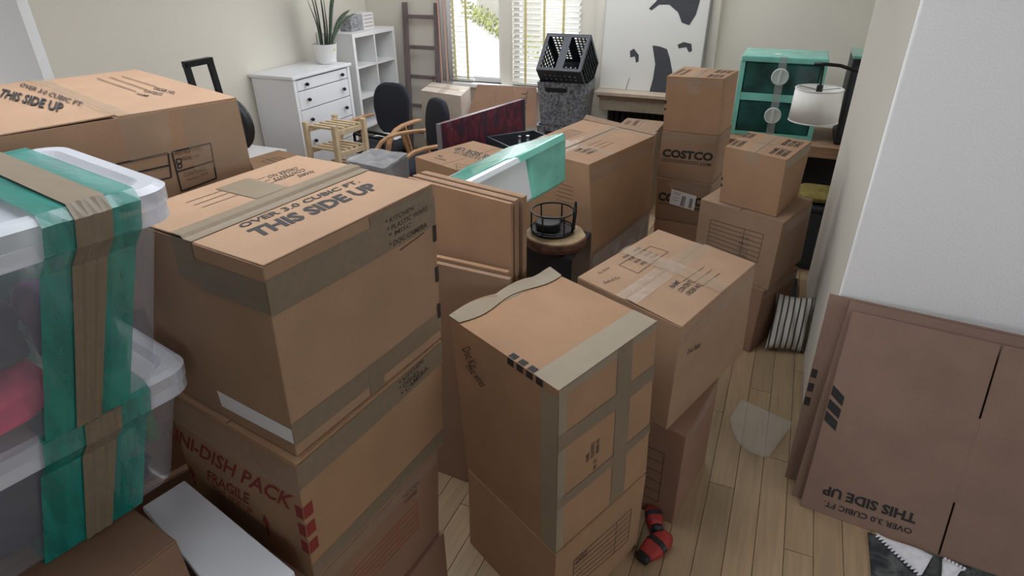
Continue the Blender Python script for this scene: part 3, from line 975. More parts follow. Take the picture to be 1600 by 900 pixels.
S3.lines('ny', [((0.5192, 0.6724), (0.4831, 0.4232)), ((0.5350, 0.6707), (0.4991, 0.4216)), ((0.5549, 0.6650), (0.5229, 0.4218)), ((0.5744, 0.6641), (0.5431, 0.4161)), ((0.6692, 0.6444), (0.6419, 0.4126)), ((0.6890, 0.6387), (0.6620, 0.4069)), ((0.7088, 0.6330), (0.6816, 0.4062))], 0.0035, INK, off=0.003)
S3.tape('ny', 0.25, 0.80, 0.95, 0.95, TAPEC)
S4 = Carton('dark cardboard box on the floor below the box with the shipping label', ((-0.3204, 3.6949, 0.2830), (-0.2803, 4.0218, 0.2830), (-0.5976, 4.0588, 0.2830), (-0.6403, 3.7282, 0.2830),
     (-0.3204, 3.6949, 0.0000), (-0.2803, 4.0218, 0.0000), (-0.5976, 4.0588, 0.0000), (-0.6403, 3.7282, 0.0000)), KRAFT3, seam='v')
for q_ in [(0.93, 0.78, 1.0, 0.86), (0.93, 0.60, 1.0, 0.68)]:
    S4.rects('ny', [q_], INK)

# --- long box in the middle and what carries it
M = Carton('long cardboard box with clear tape and half raised flap, behind the teal wrapped tote', ((-0.8077, 2.7595, 0.9000), (-0.6310, 3.3874, 0.9000), (-1.0979, 3.5879, 0.9000), (-1.2480, 2.9150, 0.9000),
     (-0.7677, 2.7704, 0.4540), (-0.6307, 3.4695, 0.4540), (-1.0778, 3.6344, 0.4540), (-1.2279, 2.9615, 0.4540)), KRAFT, seam='v', lift=(0.004, 0.0))
for k, w in enumerate(('NAME', 'CONTENTS', 'ORDER NO.')):
    M.text('top', w, (0.66 + k * 0.075, 0.20), (0.66 + k * 0.075, 0.20 + (.09, .15, .15)[k]), (0.61 + k * 0.075, 0.20), INK, bold=0.02)
M.lines('top', [((0.635 + k * 0.075, 0.38), (0.635 + k * 0.075, 0.60)) for k in range(3)], 0.0035, INKB)
M.quadlines('top', (0.30, 0.42), (0.30, 0.66), (0.12, 0.66), (0.12, 0.42), 4, 0.004, INKB)
M.tape('top', 0.40, 0.0, 0.58, 1.0, TAPEC, off=0.0016)
M.tape('top', 0.0, 0.30, 1.0, 0.38, TAPEC, off=0.0016)
M.tape('top', 0.42, 0.90, 1.0, 0.985, TAPEC, off=0.0016)
M.tape('px', 0.0, 0.80, 1.0, 0.93, TAPEC)
for k in range(5):
    M.lines('ny', [((0.55, 0.70 - k * 0.05), (0.78, 0.70 - k * 0.05))], 0.002, INKB)
MB().slab(lambda u, v, s_: M.pt('top', lerp(0.0, 1.0, u), lerp(1.0, 1.05, v), 0.0) + V(0, 0, 0.012 * v * (1.6 - u) + 0.004 * s_), 3, 2).build('raised_flap', KRAFT4, M.root)
M2 = Carton('cardboard box wrapped in clear film underneath the long box', ((-0.7637, 2.7684, 0.4520), (-0.6286, 3.4693, 0.4520), (-1.0747, 3.6333, 0.4520), (-1.2248, 2.9604, 0.4520),
     (-0.7637, 2.7684, 0.0000), (-0.6286, 3.4693, 0.0000), (-1.0747, 3.6333, 0.0000), (-1.2248, 2.9604, 0.0000)), KRAFT4, seam='v')
M2.tape('px', 0.0, 0.05, 1.0, 0.95, FILM, off=0.003, name='stretch_wrap')

N = Carton('cardboard box with upside down THIS SIDE UP print, beside the red painting', ((-1.4855, 2.8304, 0.7500), (-1.3226, 3.2606, 0.7500), (-1.7528, 3.4234, 0.7500), (-1.9157, 2.9932, 0.7500),
     (-1.4855, 2.8304, 0.3800), (-1.3226, 3.2606, 0.3800), (-1.7528, 3.4234, 0.3800), (-1.9157, 2.9932, 0.3800)), KRAFT, seam='v')
N.text('top', 'THIS SIDE UP', (0.8453, 0.6796), (0.0514, 0.6754), (0.9159, 0.5485), bold=0.03)
N.text('top', 'OVER 3.0 CUBIC FT.', (0.8807, 0.5339), (0.1502, 0.5356), (0.9413, 0.4421), bold=0.015)
N.text('top', 'NAME', (0.2385, 0.2635), (0.1565, 0.2540), (0.2818, 0.2111), INKB, bold=0.01)
N.text('top', 'ORDER NO.', (0.3867, 0.1893), (0.1830, 0.1668), (0.4281, 0.1383), INKB, bold=0.01)
N.quadlines('top', (0.8732, -0.0570), (1.0805, 0.0541), (0.8754, 0.2716), (0.6064, 0.1532), 3, 0.003, INKB)
N2 = Carton('cardboard box hidden beneath the box with upside down print', ((-1.4948, 2.8339, 0.3780), (-1.3390, 3.2454, 0.3780), (-1.7505, 3.4012, 0.3780), (-1.9063, 2.9897, 0.3780),
     (-1.4948, 2.8339, 0.0000), (-1.3390, 3.2454, 0.0000), (-1.7505, 3.4012, 0.0000), (-1.9063, 2.9897, 0.0000)), KRAFT3, seam='v')

# --- big box at the upper left, on two more
A = Carton('large cardboard box with faded THIS SIDE UP print at the upper left', ((-1.4162, 0.6569, 1.4900), (-1.2237, 1.1479, 1.4900), (-1.8231, 1.3518, 1.4900), (-2.0157, 0.8608, 1.4900),
     (-1.4162, 0.6569, 1.0420), (-1.2237, 1.1479, 1.0420), (-1.8231, 1.3518, 1.0420), (-2.0157, 0.8608, 1.0420)), KRAFT2, seam='u', lift=(0.004, 0.0))
A.text('top', 'THIS SIDE UP', (0.3176, 0.2700), (0.8383, 0.3593), (0.1550, 0.3343), bold=0.03, off=0.003)
A.text('top', 'OVER 3.0 CUBIC FT.', (0.1336, 0.4046), (0.7982, 0.4480), (0.0664, 0.4393), bold=0.015, off=0.003)
A.lines('top', [((0.1488, 0.7438), (0.6055, 0.7427)), ((0.1630, 0.7996), (0.6008, 0.7924)), ((0.1738, 0.8525), (0.5591, 0.8553))], 0.003, INKB, off=0.003)
A.text('top', 'NAME', (0.6587, 0.7181), (0.7438, 0.7291), (0.6257, 0.7434), INKB, bold=0.02)
A.text('top', 'CONTENTS', (0.6203, 0.7647), (0.7631, 0.7807), (0.5726, 0.7981), INKB, bold=0.02)
A.text('top', 'ORDER NO.', (0.5937, 0.8199), (0.7710, 0.8339), (0.5460, 0.8563), INKB, bold=0.02)
A.quadlines('px', (0.3951, 0.6618), (0.6344, 0.6586), (0.6491, 0.7854), (0.4443, 0.7807), 2, 0.004, INK)
A.quadlines('px', (0.6601, 0.5746), (0.8231, 0.5982), (0.8357, 0.7906), (0.6651, 0.7848), 2, 0.004, INK)
A.text('px', 'MED ROOM(S):', (0.6742, 0.7565), (0.7912, 0.7611), (0.6771, 0.7783), INKB)
A.text('px', 'BEDROOM', (0.7004, 0.7303), (0.7701, 0.7282), (0.7026, 0.7491), INKB)
A.text('px', 'CONTENTS:', (0.6863, 0.6437), (0.7880, 0.6527), (0.6888, 0.6640), INKB)
A.text('px', 'FRAGILE ITEMS', (0.6947, 0.6176), (0.7933, 0.6309), (0.6958, 0.6315), INKB)
A.quadlines('px', (0.6715, 0.7196), (0.6919, 0.7210), (0.6949, 0.7432), (0.6750, 0.7438), 1, 0.003, INK)
A.quadlines('px', (0.6719, 0.6965), (0.6887, 0.6977), (0.6919, 0.7165), (0.6742, 0.7155), 1, 0.003, INK)
A.tape('px', 0.74, 0.66, 1.0, 0.985, TAPEC)
A.tape('px', 0.50, 0.78, 0.68, 1.0, TAPEC)
A.tape('top', 0.0, 0.47, 1.0, 0.56, TAPEC, off=0.0016)
Carton('large cardboard box directly under the upper left box', ((-1.4462, 0.6769, 1.0400), (-1.2537, 1.1679, 1.0400), (-1.8531, 1.3718, 1.0400), (-2.0457, 0.8808, 1.0400),
     (-1.4462, 0.6769, 0.5220), (-1.2537, 1.1679, 0.5220), (-1.8531, 1.3718, 0.5220), (-2.0457, 0.8808, 0.5220)), KRAFT, seam='u')
Carton('large cardboard box on the floor under the upper left pair', ((-1.4262, 0.6569, 0.5200), (-1.2337, 1.1479, 0.5200), (-1.8331, 1.3518, 0.5200), (-2.0257, 0.8608, 0.5200),
     (-1.4262, 0.6569, 0.0000), (-1.2337, 1.1479, 0.0000), (-1.8331, 1.3518, 0.0000), (-2.0257, 0.8608, 0.0000)), KRAFT3, seam='u')

# --- near left, under the clear bins
Q1 = Carton('brown cardboard box directly under the clear bins', ((-1.0016, 0.0596, 0.8000), (-0.9312, 0.4938, 0.8000), (-1.3458, 0.5610, 0.8000), (-1.4162, 0.1268, 0.8000),
     (-1.0016, 0.0596, 0.4300), (-0.9312, 0.4938, 0.4300), (-1.3458, 0.5610, 0.4300), (-1.4162, 0.1268, 0.4300)), KRAFT3, seam='v')
Q1.tape('top', 0.42, 0.0, 0.58, 1.0, TAPEC, off=0.0016)
Carton('brown cardboard box on the floor below the bins', ((-1.0116, 0.0646, 0.4280), (-0.9412, 0.4988, 0.4280), (-1.3558, 0.5660, 0.4280), (-1.4262, 0.1318, 0.4280),
     (-1.0116, 0.0646, 0.0000), (-0.9412, 0.4988, 0.0000), (-1.3558, 0.5660, 0.0000), (-1.4262, 0.1318, 0.0000)), KRAFT3, seam='v')
# --- by the window
X1 = Carton('pale cardboard box by the window post behind the chairs', ((-2.5631, 4.8041, 0.7000), (-2.6621, 5.1818, 0.7000), (-3.1124, 5.2729, 0.7000), (-3.0133, 4.8952, 0.7000),
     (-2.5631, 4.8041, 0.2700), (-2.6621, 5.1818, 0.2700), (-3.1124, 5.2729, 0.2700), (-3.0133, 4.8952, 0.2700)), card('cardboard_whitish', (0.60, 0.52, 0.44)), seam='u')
X1.tape('top', 0.0, 0.42, 1.0, 0.58, TAPEC, off=0.0016)
X1.tape('top', 0.42, 0.0, 0.58, 1.0, TAPEC, off=0.0016)
X2 = Carton('cardboard box on the floor under the pale box', ((-2.5531, 4.8141, 0.2680), (-2.6521, 5.1918, 0.2680), (-3.1024, 5.2829, 0.2680), (-3.0033, 4.9052, 0.2680),
     (-2.5531, 4.8141, 0.0000), (-2.6521, 5.1918, 0.0000), (-3.1024, 5.2829, 0.0000), (-3.0033, 4.9052, 0.0000)), KRAFT4, seam='u')
X4 = Carton('cardboard box with faded print between the long box and the fire grate', ((-0.8260, 4.4735, 0.6400), (-0.8201, 4.7907, 0.6400), (-1.1186, 4.8050, 0.6400), (-1.1244, 4.4878, 0.6400),
     (-0.8260, 4.4735, 0.0000), (-0.8201, 4.7907, 0.0000), (-1.1186, 4.8050, 0.0000), (-1.1244, 4.4878, 0.0000)), KRAFT4, seam='v')
X4.text('top', 'FRAGILE', (0.2, 0.30), (0.2, 0.75), (0.08, 0.30), INKB, bold=0.02)
X4.text('top', 'CONTENTS', (0.4, 0.30), (0.4, 0.85), (0.29, 0.30), INKB, bold=0.02)
X4.tape('top', 0.42, 0.0, 0.58, 1.0, TAPEC, off=0.0016)

# ================================================================== CLEAR BINS WITH CLOTHES
def rrect(c, ex, ey, hx, hy, rad, z, n=5):
    """rounded rectangle outline in the plane z, axes ex / ey, half sizes hx / hy"""
    P = []
    for (sx, sy, a0) in ((1, 1, 0), (-1, 1, PI / 2), (-1, -1, PI), (1, -1, 1.5 * PI)):
        for k in range(n + 1):
            a = a0 + (PI / 2) * k / n
            lx = sx * (hx - rad) + rad * math.cos(a)
            ly = sy * (hy - rad) + rad * math.sin(a)
            P.append(c + ex * lx + ey * ly + V(0, 0, z))
    return P


def loft(m, rings, cap0=True, cap1=True):
    n = len(rings[0])
    base = len(m.v)
    v = [p for r_ in rings for p in r_]
    f = [(i * n + k, i * n + (k + 1) % n, (i + 1) * n + (k + 1) % n, (i + 1) * n + k) for i in range(len(rings) - 1) for k in range(n)]
    if cap0:
        f.append(tuple(range(n - 1, -1, -1)))
    if cap1:
        f.append(tuple((len(rings) - 1) * n + k for k in range(n)))
    m.add(v, f)
    return m


def blob(name, label, cat, c, d, mat, seed, group=None, rot=0.0, rough=0.22):
    """crumpled soft heap"""
    rnd = random.Random(seed)
    ph = [rnd.uniform(0, 6) for _ in range(9)]
    m = MB()
    nu, nv = 26, 14
    cr, sr = math.cos(rot), math.sin(rot)
    vs = []
    for j in range(nv + 1):
        t = PI * j / nv
        for i in range(nu):
            a = 2 * PI * i / nu
            e = 0.55
            sg = lambda q: math.copysign(abs(q) ** e, q)
            x, y, z = sg(math.sin(t)) * sg(math.cos(a)), sg(math.sin(t)) * sg(math.sin(a)), sg(math.cos(t))
            w = 1 + rough * (0.5 * math.sin(3 * a + ph[0] + 2 * z) + 0.35 * math.sin(5 * a + ph[1] + 4 * z) + 0.3 * math.sin(7 * z + ph[2] + 2 * a)) * math.sin(t)
            z = z * (1 + rough * 0.6 * math.sin(4 * x + ph[3]) * math.sin(3 * y + ph[4]))
            X, Y_, Z_ = x * w * d[0] / 2, y * w * d[1] / 2, z * d[2] / 2
            vs.append((c[0] + X * cr - Y_ * sr, c[1] + X * sr + Y_ * cr, c[2] + Z_))
    fs = [(j * nu + i, j * nu + (i + 1) % nu, (j + 1) * nu + (i + 1) % nu, (j + 1) * nu + i) for j in range(nv) for i in range(nu)]
    m.add(vs, fs)
    o = m.build(name, mat, smooth=True, weld=True)
    return tag(o, label, cat, group)


def bin_(label, far, z0, z1, ex, ey, wx, wy, tw0, tw1, tb0, tb1, tx=0.085, ty=0.08, drift=0.05, group='clear storage bins wrapped in teal film'):
    """clear tote with lid; far = far right corner (x, y); the wrap band runs over the lid and down the right side"""
    far = Vector((far[0], far[1], 0))
    c = far - ex * wx / 2 - ey * wy / 2
    r = thing('storage_bin', label, 'storage bin', c + V(0, 0, z0), group)
    hx, hy = wx / 2, wy / 2
    H_ = z1 - z0
    m = MB()
    rings = [rrect(c, ex, ey, hx - tx - 0.008, hy - ty - 0.008, 0.035, z0), rrect(c, ex, ey, hx - tx, hy - ty, 0.04, z0 + 0.012),
             rrect(c, ex, ey, hx - 0.024, hy - 0.024, 0.045, z1 - 0.075), rrect(c, ex, ey, hx - 0.022, hy - 0.022, 0.045, z1 - 0.060)]
    loft(m, rings, True, False)
    m.build('body', CLEAR, r, smooth=True)
    m = MB()
    loft(m, [rrect(c, ex, ey, hx - 0.022, hy - 0.022, 0.045, z1 - 0.060), rrect(c, ex, ey, hx - 0.004, hy - 0.004, 0.05, z1 - 0.058), rrect(c, ex, ey, hx - 0.004, hy - 0.004, 0.05, z1 - 0.034)], False, False)
    m.build('rim', CLEARL, r, solid=0.003)
    m = MB()
    loft(m, [rrect(c, ex, ey, hx, hy, 0.05, z1 - 0.032), rrect(c, ex, ey, hx + 0.001, hy + 0.001, 0.05, z1 - 0.008), rrect(c, ex, ey, hx - 0.010, hy - 0.010, 0.048, z1),
             rrect(c, ex, ey, hx - 0.030, hy - 0.030, 0.04, z1), rrect(c, ex, ey, hx - 0.042, hy - 0.042, 0.035, z1 - 0.012)], False, True)
    m.build('lid', CLEARL, r, smooth=False)

    # wrap: a closed loop over the lid, down both long sides and under the bin
    def loop(w0, w1, off, name, mat, pinch=0.0):
        prof = [(hx - tx + off, z0 - 0.0015), (hx - 0.022 + off, z1 - 0.085), (hx + 0.002 + off, z1 - 0.052), (hx + 0.004 + off, z1 - 0.01), (hx - 0.008, z1 + off)]
        pts = prof + [(-a, b) for a, b in reversed(prof)]
        n = len(pts)
        mm = MB()
        ns = 8
        vs, fs = [], []
        for i, (a, b) in enumerate(pts + [pts[0]]):
            t = 1 - pinch * (1 - min(1, max(0, (b - z0) / H_)))
            for k in range(ns + 1):
                q = lerp(w0, w1, k / ns)
                q = (w0 + w1) / 2 + (q - (w0 + w1) / 2) * t + drift * (1 - min(1, max(0, (b - z0) / H_)))
                vs.append(c + ex * (a + 0.0015 * math.sin(k * 2.1 + i)) + ey * (hy - q) + V(0, 0, b))
        for i in range(n):
            for k in range(ns):
                fs.append((i * (ns + 1) + k, i * (ns + 1) + k + 1, (i + 1) * (ns + 1) + k + 1, (i + 1) * (ns + 1) + k))
        mm.add(vs, fs)
        return mm.build(name, mat, r, smooth=False)
    loop(tw0, tw1, 0.005, 'stretch_film', TEAL)
    loop(tb0, tb1, 0.009, 'packing_tape', TAPE, 0.25)
    return r


bex, bey = V(0.978, -0.208, 0), V(0.208, 0.978, 0)
B1F = (-0.8705, 0.6575, 1.4800)
B2F = (-0.9819, 0.6698, 1.0950)
bin_('clear storage bin with teal film and brown tape, upper one at the left edge', B1F, 1.102, 1.48, bex, bey, 0.41, 0.50, 0.06, 0.195, 0.103, 0.155, drift=0.085)
bin_('clear storage bin with dark clothes, teal film and brown tape, lower one at left', B2F, 0.808, 1.094, bex, bey, 0.41, 0.50, 0.088, 0.268, 0.142, 0.205, tx=0.06, ty=0.07, drift=0.065)


def inb(F, ax, ay, z):
    p = V(F[0], F[1], 0) - bex * ax - bey * ay
    return (p.x, p.y, z)


br = math.atan2(bex.y, bex.x)
NAVY = plain('navy_cloth', (0.02, 0.022, 0.04), 0.95, noise=0.3, nscale=30)
PINK = plain('pink_cloth', (0.62, 0.07, 0.16), 0.9, noise=0.2, nscale=30)
PURP = plain('purple_cloth', (0.23, 0.17, 0.30), 0.9, noise=0.4, nscale=14)
ORNG = plain('orange_cloth', (0.55, 0.13, 0.05), 0.8, noise=0.2, nscale=20)
GREN = plain('green_cloth', (0.05, 0.16, 0.05), 0.8)
blob('folded_clothing', 'purple grey folded clothing behind the film in the upper bin', 'clothing', inb(B1F, 0.185, 0.155, 1.22), (0.20, 0.10, 0.17), PURP, 3, rot=br)
blob('folded_clothing', 'navy folded clothing above the pink cloth in the upper bin', 'clothing', inb(B1F, 0.19, 0.325, 1.285), (0.235, 0.19, 0.11), NAVY, 4, rot=br, rough=0.1)
blob('folded_clothing', 'bright pink folded cloth at the left of the upper bin', 'clothing', inb(B1F, 0.19, 0.32, 1.17), (0.19, 0.18, 0.09), PINK, 5, rot=br, rough=0.1)
blob('folded_clothing', 'dark navy heap of clothing filling the lower bin', 'clothing', inb(B2F, 0.20, 0.315, 0.922), (0.26, 0.24, 0.20), NAVY, 6, rot=br, rough=0.06)
blob('folded_clothing', 'black fabric item above the orange one in the lower bin', 'clothing', inb(B2F, 0.15, 0.135, 0.995), (0.16, 0.08, 0.055), BLACK, 8, rot=br)
blob('folded_clothing', 'orange fabric item beside the green strap in the lower bin', 'clothing', inb(B2F, 0.15, 0.135, 0.925), (0.15, 0.07, 0.055), ORNG, 9, rot=br)
blob('folded_clothing', 'black and flat shoe shaped item at the bottom of the lower bin', 'clothing', inb(B2F, 0.16, 0.135, 0.855), (0.16, 0.075, 0.06), NAVY, 10, rot=br)
blob('strap', 'green strap inside the corner of the lower bin', 'strap', inb(B2F, 0.085, 0.085, 0.955), (0.02, 0.03, 0.09), GREN, 11, rot=br)

# white panel wedged between the bins and the stack
w0, w1 = V(*(-1.1606, 0.6816, 0.6900)), V(*(-0.7476, 0.5863, 0.6900))
wd = (w1 - w0).normalized()
wn_ = V(wd.y, -wd.x, 0)
if wn_.y > 0:
    wn_ = -wn_
r = tag(MB().prism([w0, w1, w1 + wn_ * 0.13, w0 + wn_ * 0.10], (0, 0, -0.018)).build('white_panel', plain('white_melamine', (0.80, 0.83, 0.90), 0.35), bevel=0.002), 'smooth white panel lying beside the red printed box', 'panel')
wq = [w0 + wd * 0.01 + wn_ * 0.004, w1 - wd * 0.0 + wn_ * 0.004, w1 + wn_ * 0.12, w0 + wd * 0.01 + wn_ * 0.09]
cs = (wq[1], wq[0], wq[0], wq[1])
cb = [V(p.x, p.y, 0.670) for p in wq]
Carton('narrow cardboard box standing under the white panel', (cb[2], cb[1], cb[0], cb[3]) + tuple(V(p.x, p.y, 0) for p in (cb[2], cb[1], cb[0], cb[3])), KRAFT3, seam='v', bulge=0.0)

# ================================================================== FLATTENED BOXES
def sheet(label, a, b, h, t, mat, lean=(0, 0), group=None, split=None, slots=True):
    """flattened carton standing on its long edge from a to b (floor), two layers with a fold"""
    a, b = Vector(a), Vector(b)
    d = (b - a).normalized()
    n = V(d.y, -d.x, 0)
    up = V(lean[0], lean[1], h)
    r = thing('flattened_box', label, 'cardboard', (a + b) / 2, group)
    for k in range(2):
        o = n * (-t * k / 2)
        parts = [(0.0, 1.0)] if not split else [(0.0, split - 0.004), (split + 0.004, 1.0)]
        for (p0, p1) in parts:
            MB().slab(lambda u, v, s_, p0=p0, p1=p1, o=o: a + (b - a) * lerp(p0, p1, u) + up * v + o - n * (t * 0.42 * (1 - s_)) + n * 0.004 * math.sin(PI * u) * math.sin(PI * v) * (1 if k == 0 else .3), 6, 5).build('panel', mat, r, bevel=0.001)
    # corrugated edge between the two layers
    o = n * (-t * 0.5)
    MB().slab(lambda u, v, s_: a + (b - a) * lerp(0.002, 0.998, u) + up * lerp(0.002, 0.996, v) + o + n * t * 0.06 * (s_ - .5), 1, 1).build('fold', KEDGE, r)
    return r


# two tall ones in front, five more behind them
ga, gb = V(-1.13, 1.535, 0), V(-0.672, 1.512, 0)
for k in range(2):
    gy = V(0.0, 0.034 * k, 0)
    sheet(('tall flattened cardboard box standing on the floor behind the tall left stack', 'tall flattened cardboard box just behind the front standing sheet')[k], ga + gy, gb + gy - V(0.02 * k, 0, 0), 0.925 + 0.004 * k, 0.018, (KRAFT4, KRAFT)[k], group='standing flattened boxes')
fa = V(*(-0.9880, 1.6460, 1.1400))
fd = V(0.975, -0.222, 0)
fn_ = V(0.222, 0.975, 0)
for k in range(5):
    a = fa + fn_ * (0.019 * k) + fd * (0.004 * (k % 2))
    a.z = 0
    sheet(('foremost', 'second', 'third', 'fourth', 'rearmost')[k] + ' of the five upright flattened boxes beside the teal tote', a - fd * 0.12, a + fd * (0.302 - 0.003 * (k % 3)), 1.14 + 0.003 * (k % 2), 0.0125, (KRAFT, KRAFT4)[k % 2], group='upright flattened boxes')

KRAFT5 = card('cardboard_dull', (0.265, 0.172, 0.132))
# the ones leaning on the wall end at the right
p0 = V(*(0.3107, 1.8947, 0.0000))
p1 = V(*(0.7295, 1.8461, 0.0000))
pd = (p1 - p0).normalized()
tl = V(*(0.3439, 2.2000, 0.6650))
upv = tl - p0
upv = upv - pd * (upv.dot(pd) + 0.0)
lenp = 1.02


def lean_sheet(label, o0, up, d, L, t, mat, split=None, print_=False):
    r = thing('flattened_box', label, 'cardboard', o0 + d * L / 2, 'flattened boxes leaning on the wall end')
    n = d.cross(up).normalized()
    if n.y > 0:
        n = -n

    def fp(u, v, off):
        return o0 + d * (u * L) + up * v + n * off
    for (q0, q1) in ([(0.0, 1.0)] if not split else [(0.0, split - 0.003), (split + 0.003, 1.0)]):
        MB().slab(lambda u, v, s_, q0=q0, q1=q1: fp(lerp(q0, q1, u), v, -t * (1 - s_)), 4, 4).build('panel', mat, r, bevel=0.001)
    if split:
        MB().slab(lambda u, v, s_: fp(lerp(split - 0.02, split + 0.02, u), lerp(0.26, 0.66, v), -0.0008 - (t - 0.002) * (1 - s_)), 1, 1).build('fold_web', mat, r)
    return r, fp


rb, _ = lean_sheet('rearmost cardboard sheet leaning on the white wall end, marked with three black bars', V(*(0.2530, 2.0237, 0.0000)), V(0.016, 0.258, 0.680), pd, lenp, 0.008, KRAFT5)
n_ = pd.cross(upv).normalized()
rm, _ = lean_sheet('middle cardboard sheet leaning on the white wall end', p0 + V(-0.030, 0.042, 0), upv * 1.0 + V(0.02, 0.008, 0.015), pd, lenp, 0.008, KRAFT5)
lx = (tl - p0).dot(pd)
rf, fp = lean_sheet('front cardboard sheet with upside down THIS SIDE UP print leaning on the white wall end', p0, upv + pd * lx, pd, lenp, 0.008, KRAFT5, split=0.425)


def lean_uv(P):
    P = Vector(P) - p0
    up = upv + pd * lx
    n = pd.cross(up)
    # solve P = d*u*L + up*v + n*w
    Mx = Matrix((pd * lenp, up, n)).transposed()
    q = Mx.inverted() @ P
    return q.x, q.y


def lean_text(body, a, b, c, bold):
    vs, fs = text_mesh(body, bold)
    m = MB()
    m.add([fp(a[0] + x * (b[0] - a[0]) + y * (c[0] - a[0]), a[1] + x * (b[1] - a[1]) + y * (c[1] - a[1]), 0.001) for x, y in vs], fs)
    m.build('printed_lettering', INK, rf)


LP = [(0.6601, 1.9014, 0.1017), (0.3719, 1.9317, 0.0949), (0.6583, 1.8865, 0.0691), (0.6561, 1.8789, 0.0523), (0.3824, 1.9072, 0.0448), (0.6552, 1.8704, 0.0337), (0.3030, 2.0839, 0.4050), (0.3390, 2.0661, 0.3759), (0.2954, 2.0632, 0.3586), (0.3339, 2.0471, 0.3336), (0.2941, 2.0445, 0.3182), (0.3309, 2.0280, 0.2918)]
LU = [lean_uv(p) for p in LP]
lean_text('THIS SIDE UP', LU[0], LU[1], LU[2], 0.042)
lean_text('OVER 3.0 CUBIC FT.', LU[3], LU[4], LU[5], 0.026)
for k in range(3):
    (u0, v0), (u1, v1) = LU[6 + 2 * k], LU[7 + 2 * k]
    u0, u1 = 0.002 + 0.0 * u0, 0.045
    hv = 0.024
    MB().add([fp(u0, v0 + hv, 0.001), fp(u0, v0 - hv, 0.001), fp(u1, v1 - hv, 0.001), fp(u1, v1 + hv, 0.001)], [(0, 1, 2, 3)]).build('printed_mark', INK, rf)
o0 = V(*(0.2530, 2.0237, 0.0000))
ub = V(0.016, 0.258, 0.680)
nb = pd.cross(ub).normalized()
nb = -nb if nb.y > 0 else nb
for k in range(3):
    q = o0 + ub * (0.56 - k * 0.075) + pd * 0.003 + nb * 0.001
    MB().add([q, q + pd * 0.02, q + pd * 0.02 + ub * 0.045, q + ub * 0.045], [(0, 1, 2, 3)]).build('printed_mark', INK, rb)

# ================================================================== TEAL TOTE, WOOD SLICE, BLACK BOX, LANTERN
UL, UR = V(*(-0.9786, 1.7849, 1.0895)), V(*(-0.7969, 2.3721, 1.1477))
te = (UR - UL).normalized()
rr = V(*(-0.3902, 0.8954, -0.2980))
tw = (rr - te * rr.dot(te)).normalized()
tn = te.cross(tw)
tn = tn if tn.z < 0 else -tn            # points down, out of the bottom of the tote
ang = math.radians(9)
tw, tn = (tw * math.cos(ang) - tn * math.sin(ang)), (tn * math.cos(ang) + tw * math.sin(ang))
TLn = (UR - UL).length
r = thing('storage_tote', 'white storage tote wrapped in pale teal film, tilted on the pile', 'storage bin', UL + te * TLn / 2)
TOTE = plain('tote_white_plastic', (0.72, 0.78, 0.80), 0.4)


def tp(a, b, c):
    return UL + te * a + tw * b + tn * c


def tring(a0, a1, b0, b1, c, rad=0.03, n=4):
    P = []
    for (ca, cb_, s0) in ((a1 - rad, b1 - rad, 0), (a0 + rad, b1 - rad, PI / 2), (a0 + rad, b0 + rad, PI), (a1 - rad, b0 + rad, 1.5 * PI)):
        for k in range(n + 1):
            q = s0 + PI / 2 * k / n
            P.append(tp(ca + rad * math.cos(q), cb_ + rad * math.sin(q), c))
    return P


TH, TWD = 0.185, 0.34
loft(MB(), [tring(0.012, TLn - 0.012, 0.012, TWD - 0.012, 0.02), tring(0.05, TLn - 0.035, 0.05, TWD - 0.05, TH - 0.01), tring(0.065, TLn - 0.05, 0.06, TWD - 0.06, TH)]).build('body', TOTE, r, smooth=False)
loft(MB(), [tring(0, TLn, 0, TWD, 0.022), tring(0, TLn, 0, TWD, 0.004), tring(0.008, TLn - 0.008, 0.008, TWD - 0.008, 0.0)]).build('lid', TOTE, r)
loft(MB(), [tring(0.30, TLn + 0.004, -0.003, TWD + 0.004, 0.024), tring(0.30, TLn + 0.004, -0.003, TWD + 0.004, 0.0), tring(0.30, TLn, 0.003, TWD - 0.01, -0.004)], True, True).build('lid_film', TEALP, r)
m = MB()
loft(m, [tring(0.36, TLn + 0.003, 0.002, TWD + 0.003, 0.02, 0.02), tring(0.36, TLn - 0.028, 0.044, TWD - 0.044, TH - 0.006, 0.02), tring(0.36, TLn - 0.044, 0.055, TWD - 0.055, TH + 0.003, 0.02)], False, True)
m.build('stretch_film', TEALP, r)
m = MB()
m.slab(lambda u, v, s_: tp(lerp(0.0, 0.32, u), lerp(0.05, TWD - 0.05, v), -0.002 - 0.002 * s_), 2, 2)
m.build('film_strip', TEALP, r)

KS = (0.505, 0.555)
bkc = (-0.9448, 2.7065, 0.5000)
BARK = plain('tree_bark', (0.13, 0.065, 0.045), 0.95, noise=0.5, nscale=25, bump=1.0)
SAPW = plain('cut_wood', (0.42, 0.30, 0.17), 0.7, noise=0.25, nscale=16)
r = thing('black_case', 'black glossy case under the round wood slice', 'case', (-0.8528, 2.4435, 0.0000))
k0 = V(*(-0.7326, 2.3135, 0.6200))
kx, ky = V(-0.975, 0.19, 0), V(-0.01, 1, 0)
MB().prism([k0, k0 + ky * 0.31, k0 + ky * 0.31 + kx * 0.29, k0 + kx * 0.29], (0, 0, -0.60)).build('shell', plain('black_gloss', (0.02, 0.023, 0.028), 0.3), r, bevel=0.008, seg=2)
MB().prism([V(p.x, p.y, 0.6201) for p in (k0 - kx * .0 + ky * .01, k0 + ky * 0.30, k0 + ky * 0.30 + kx * 0.28, k0 + kx * 0.28 + ky * .01)], (0, 0, 0.004)).build('lid', BLACK, r, bevel=0.002)
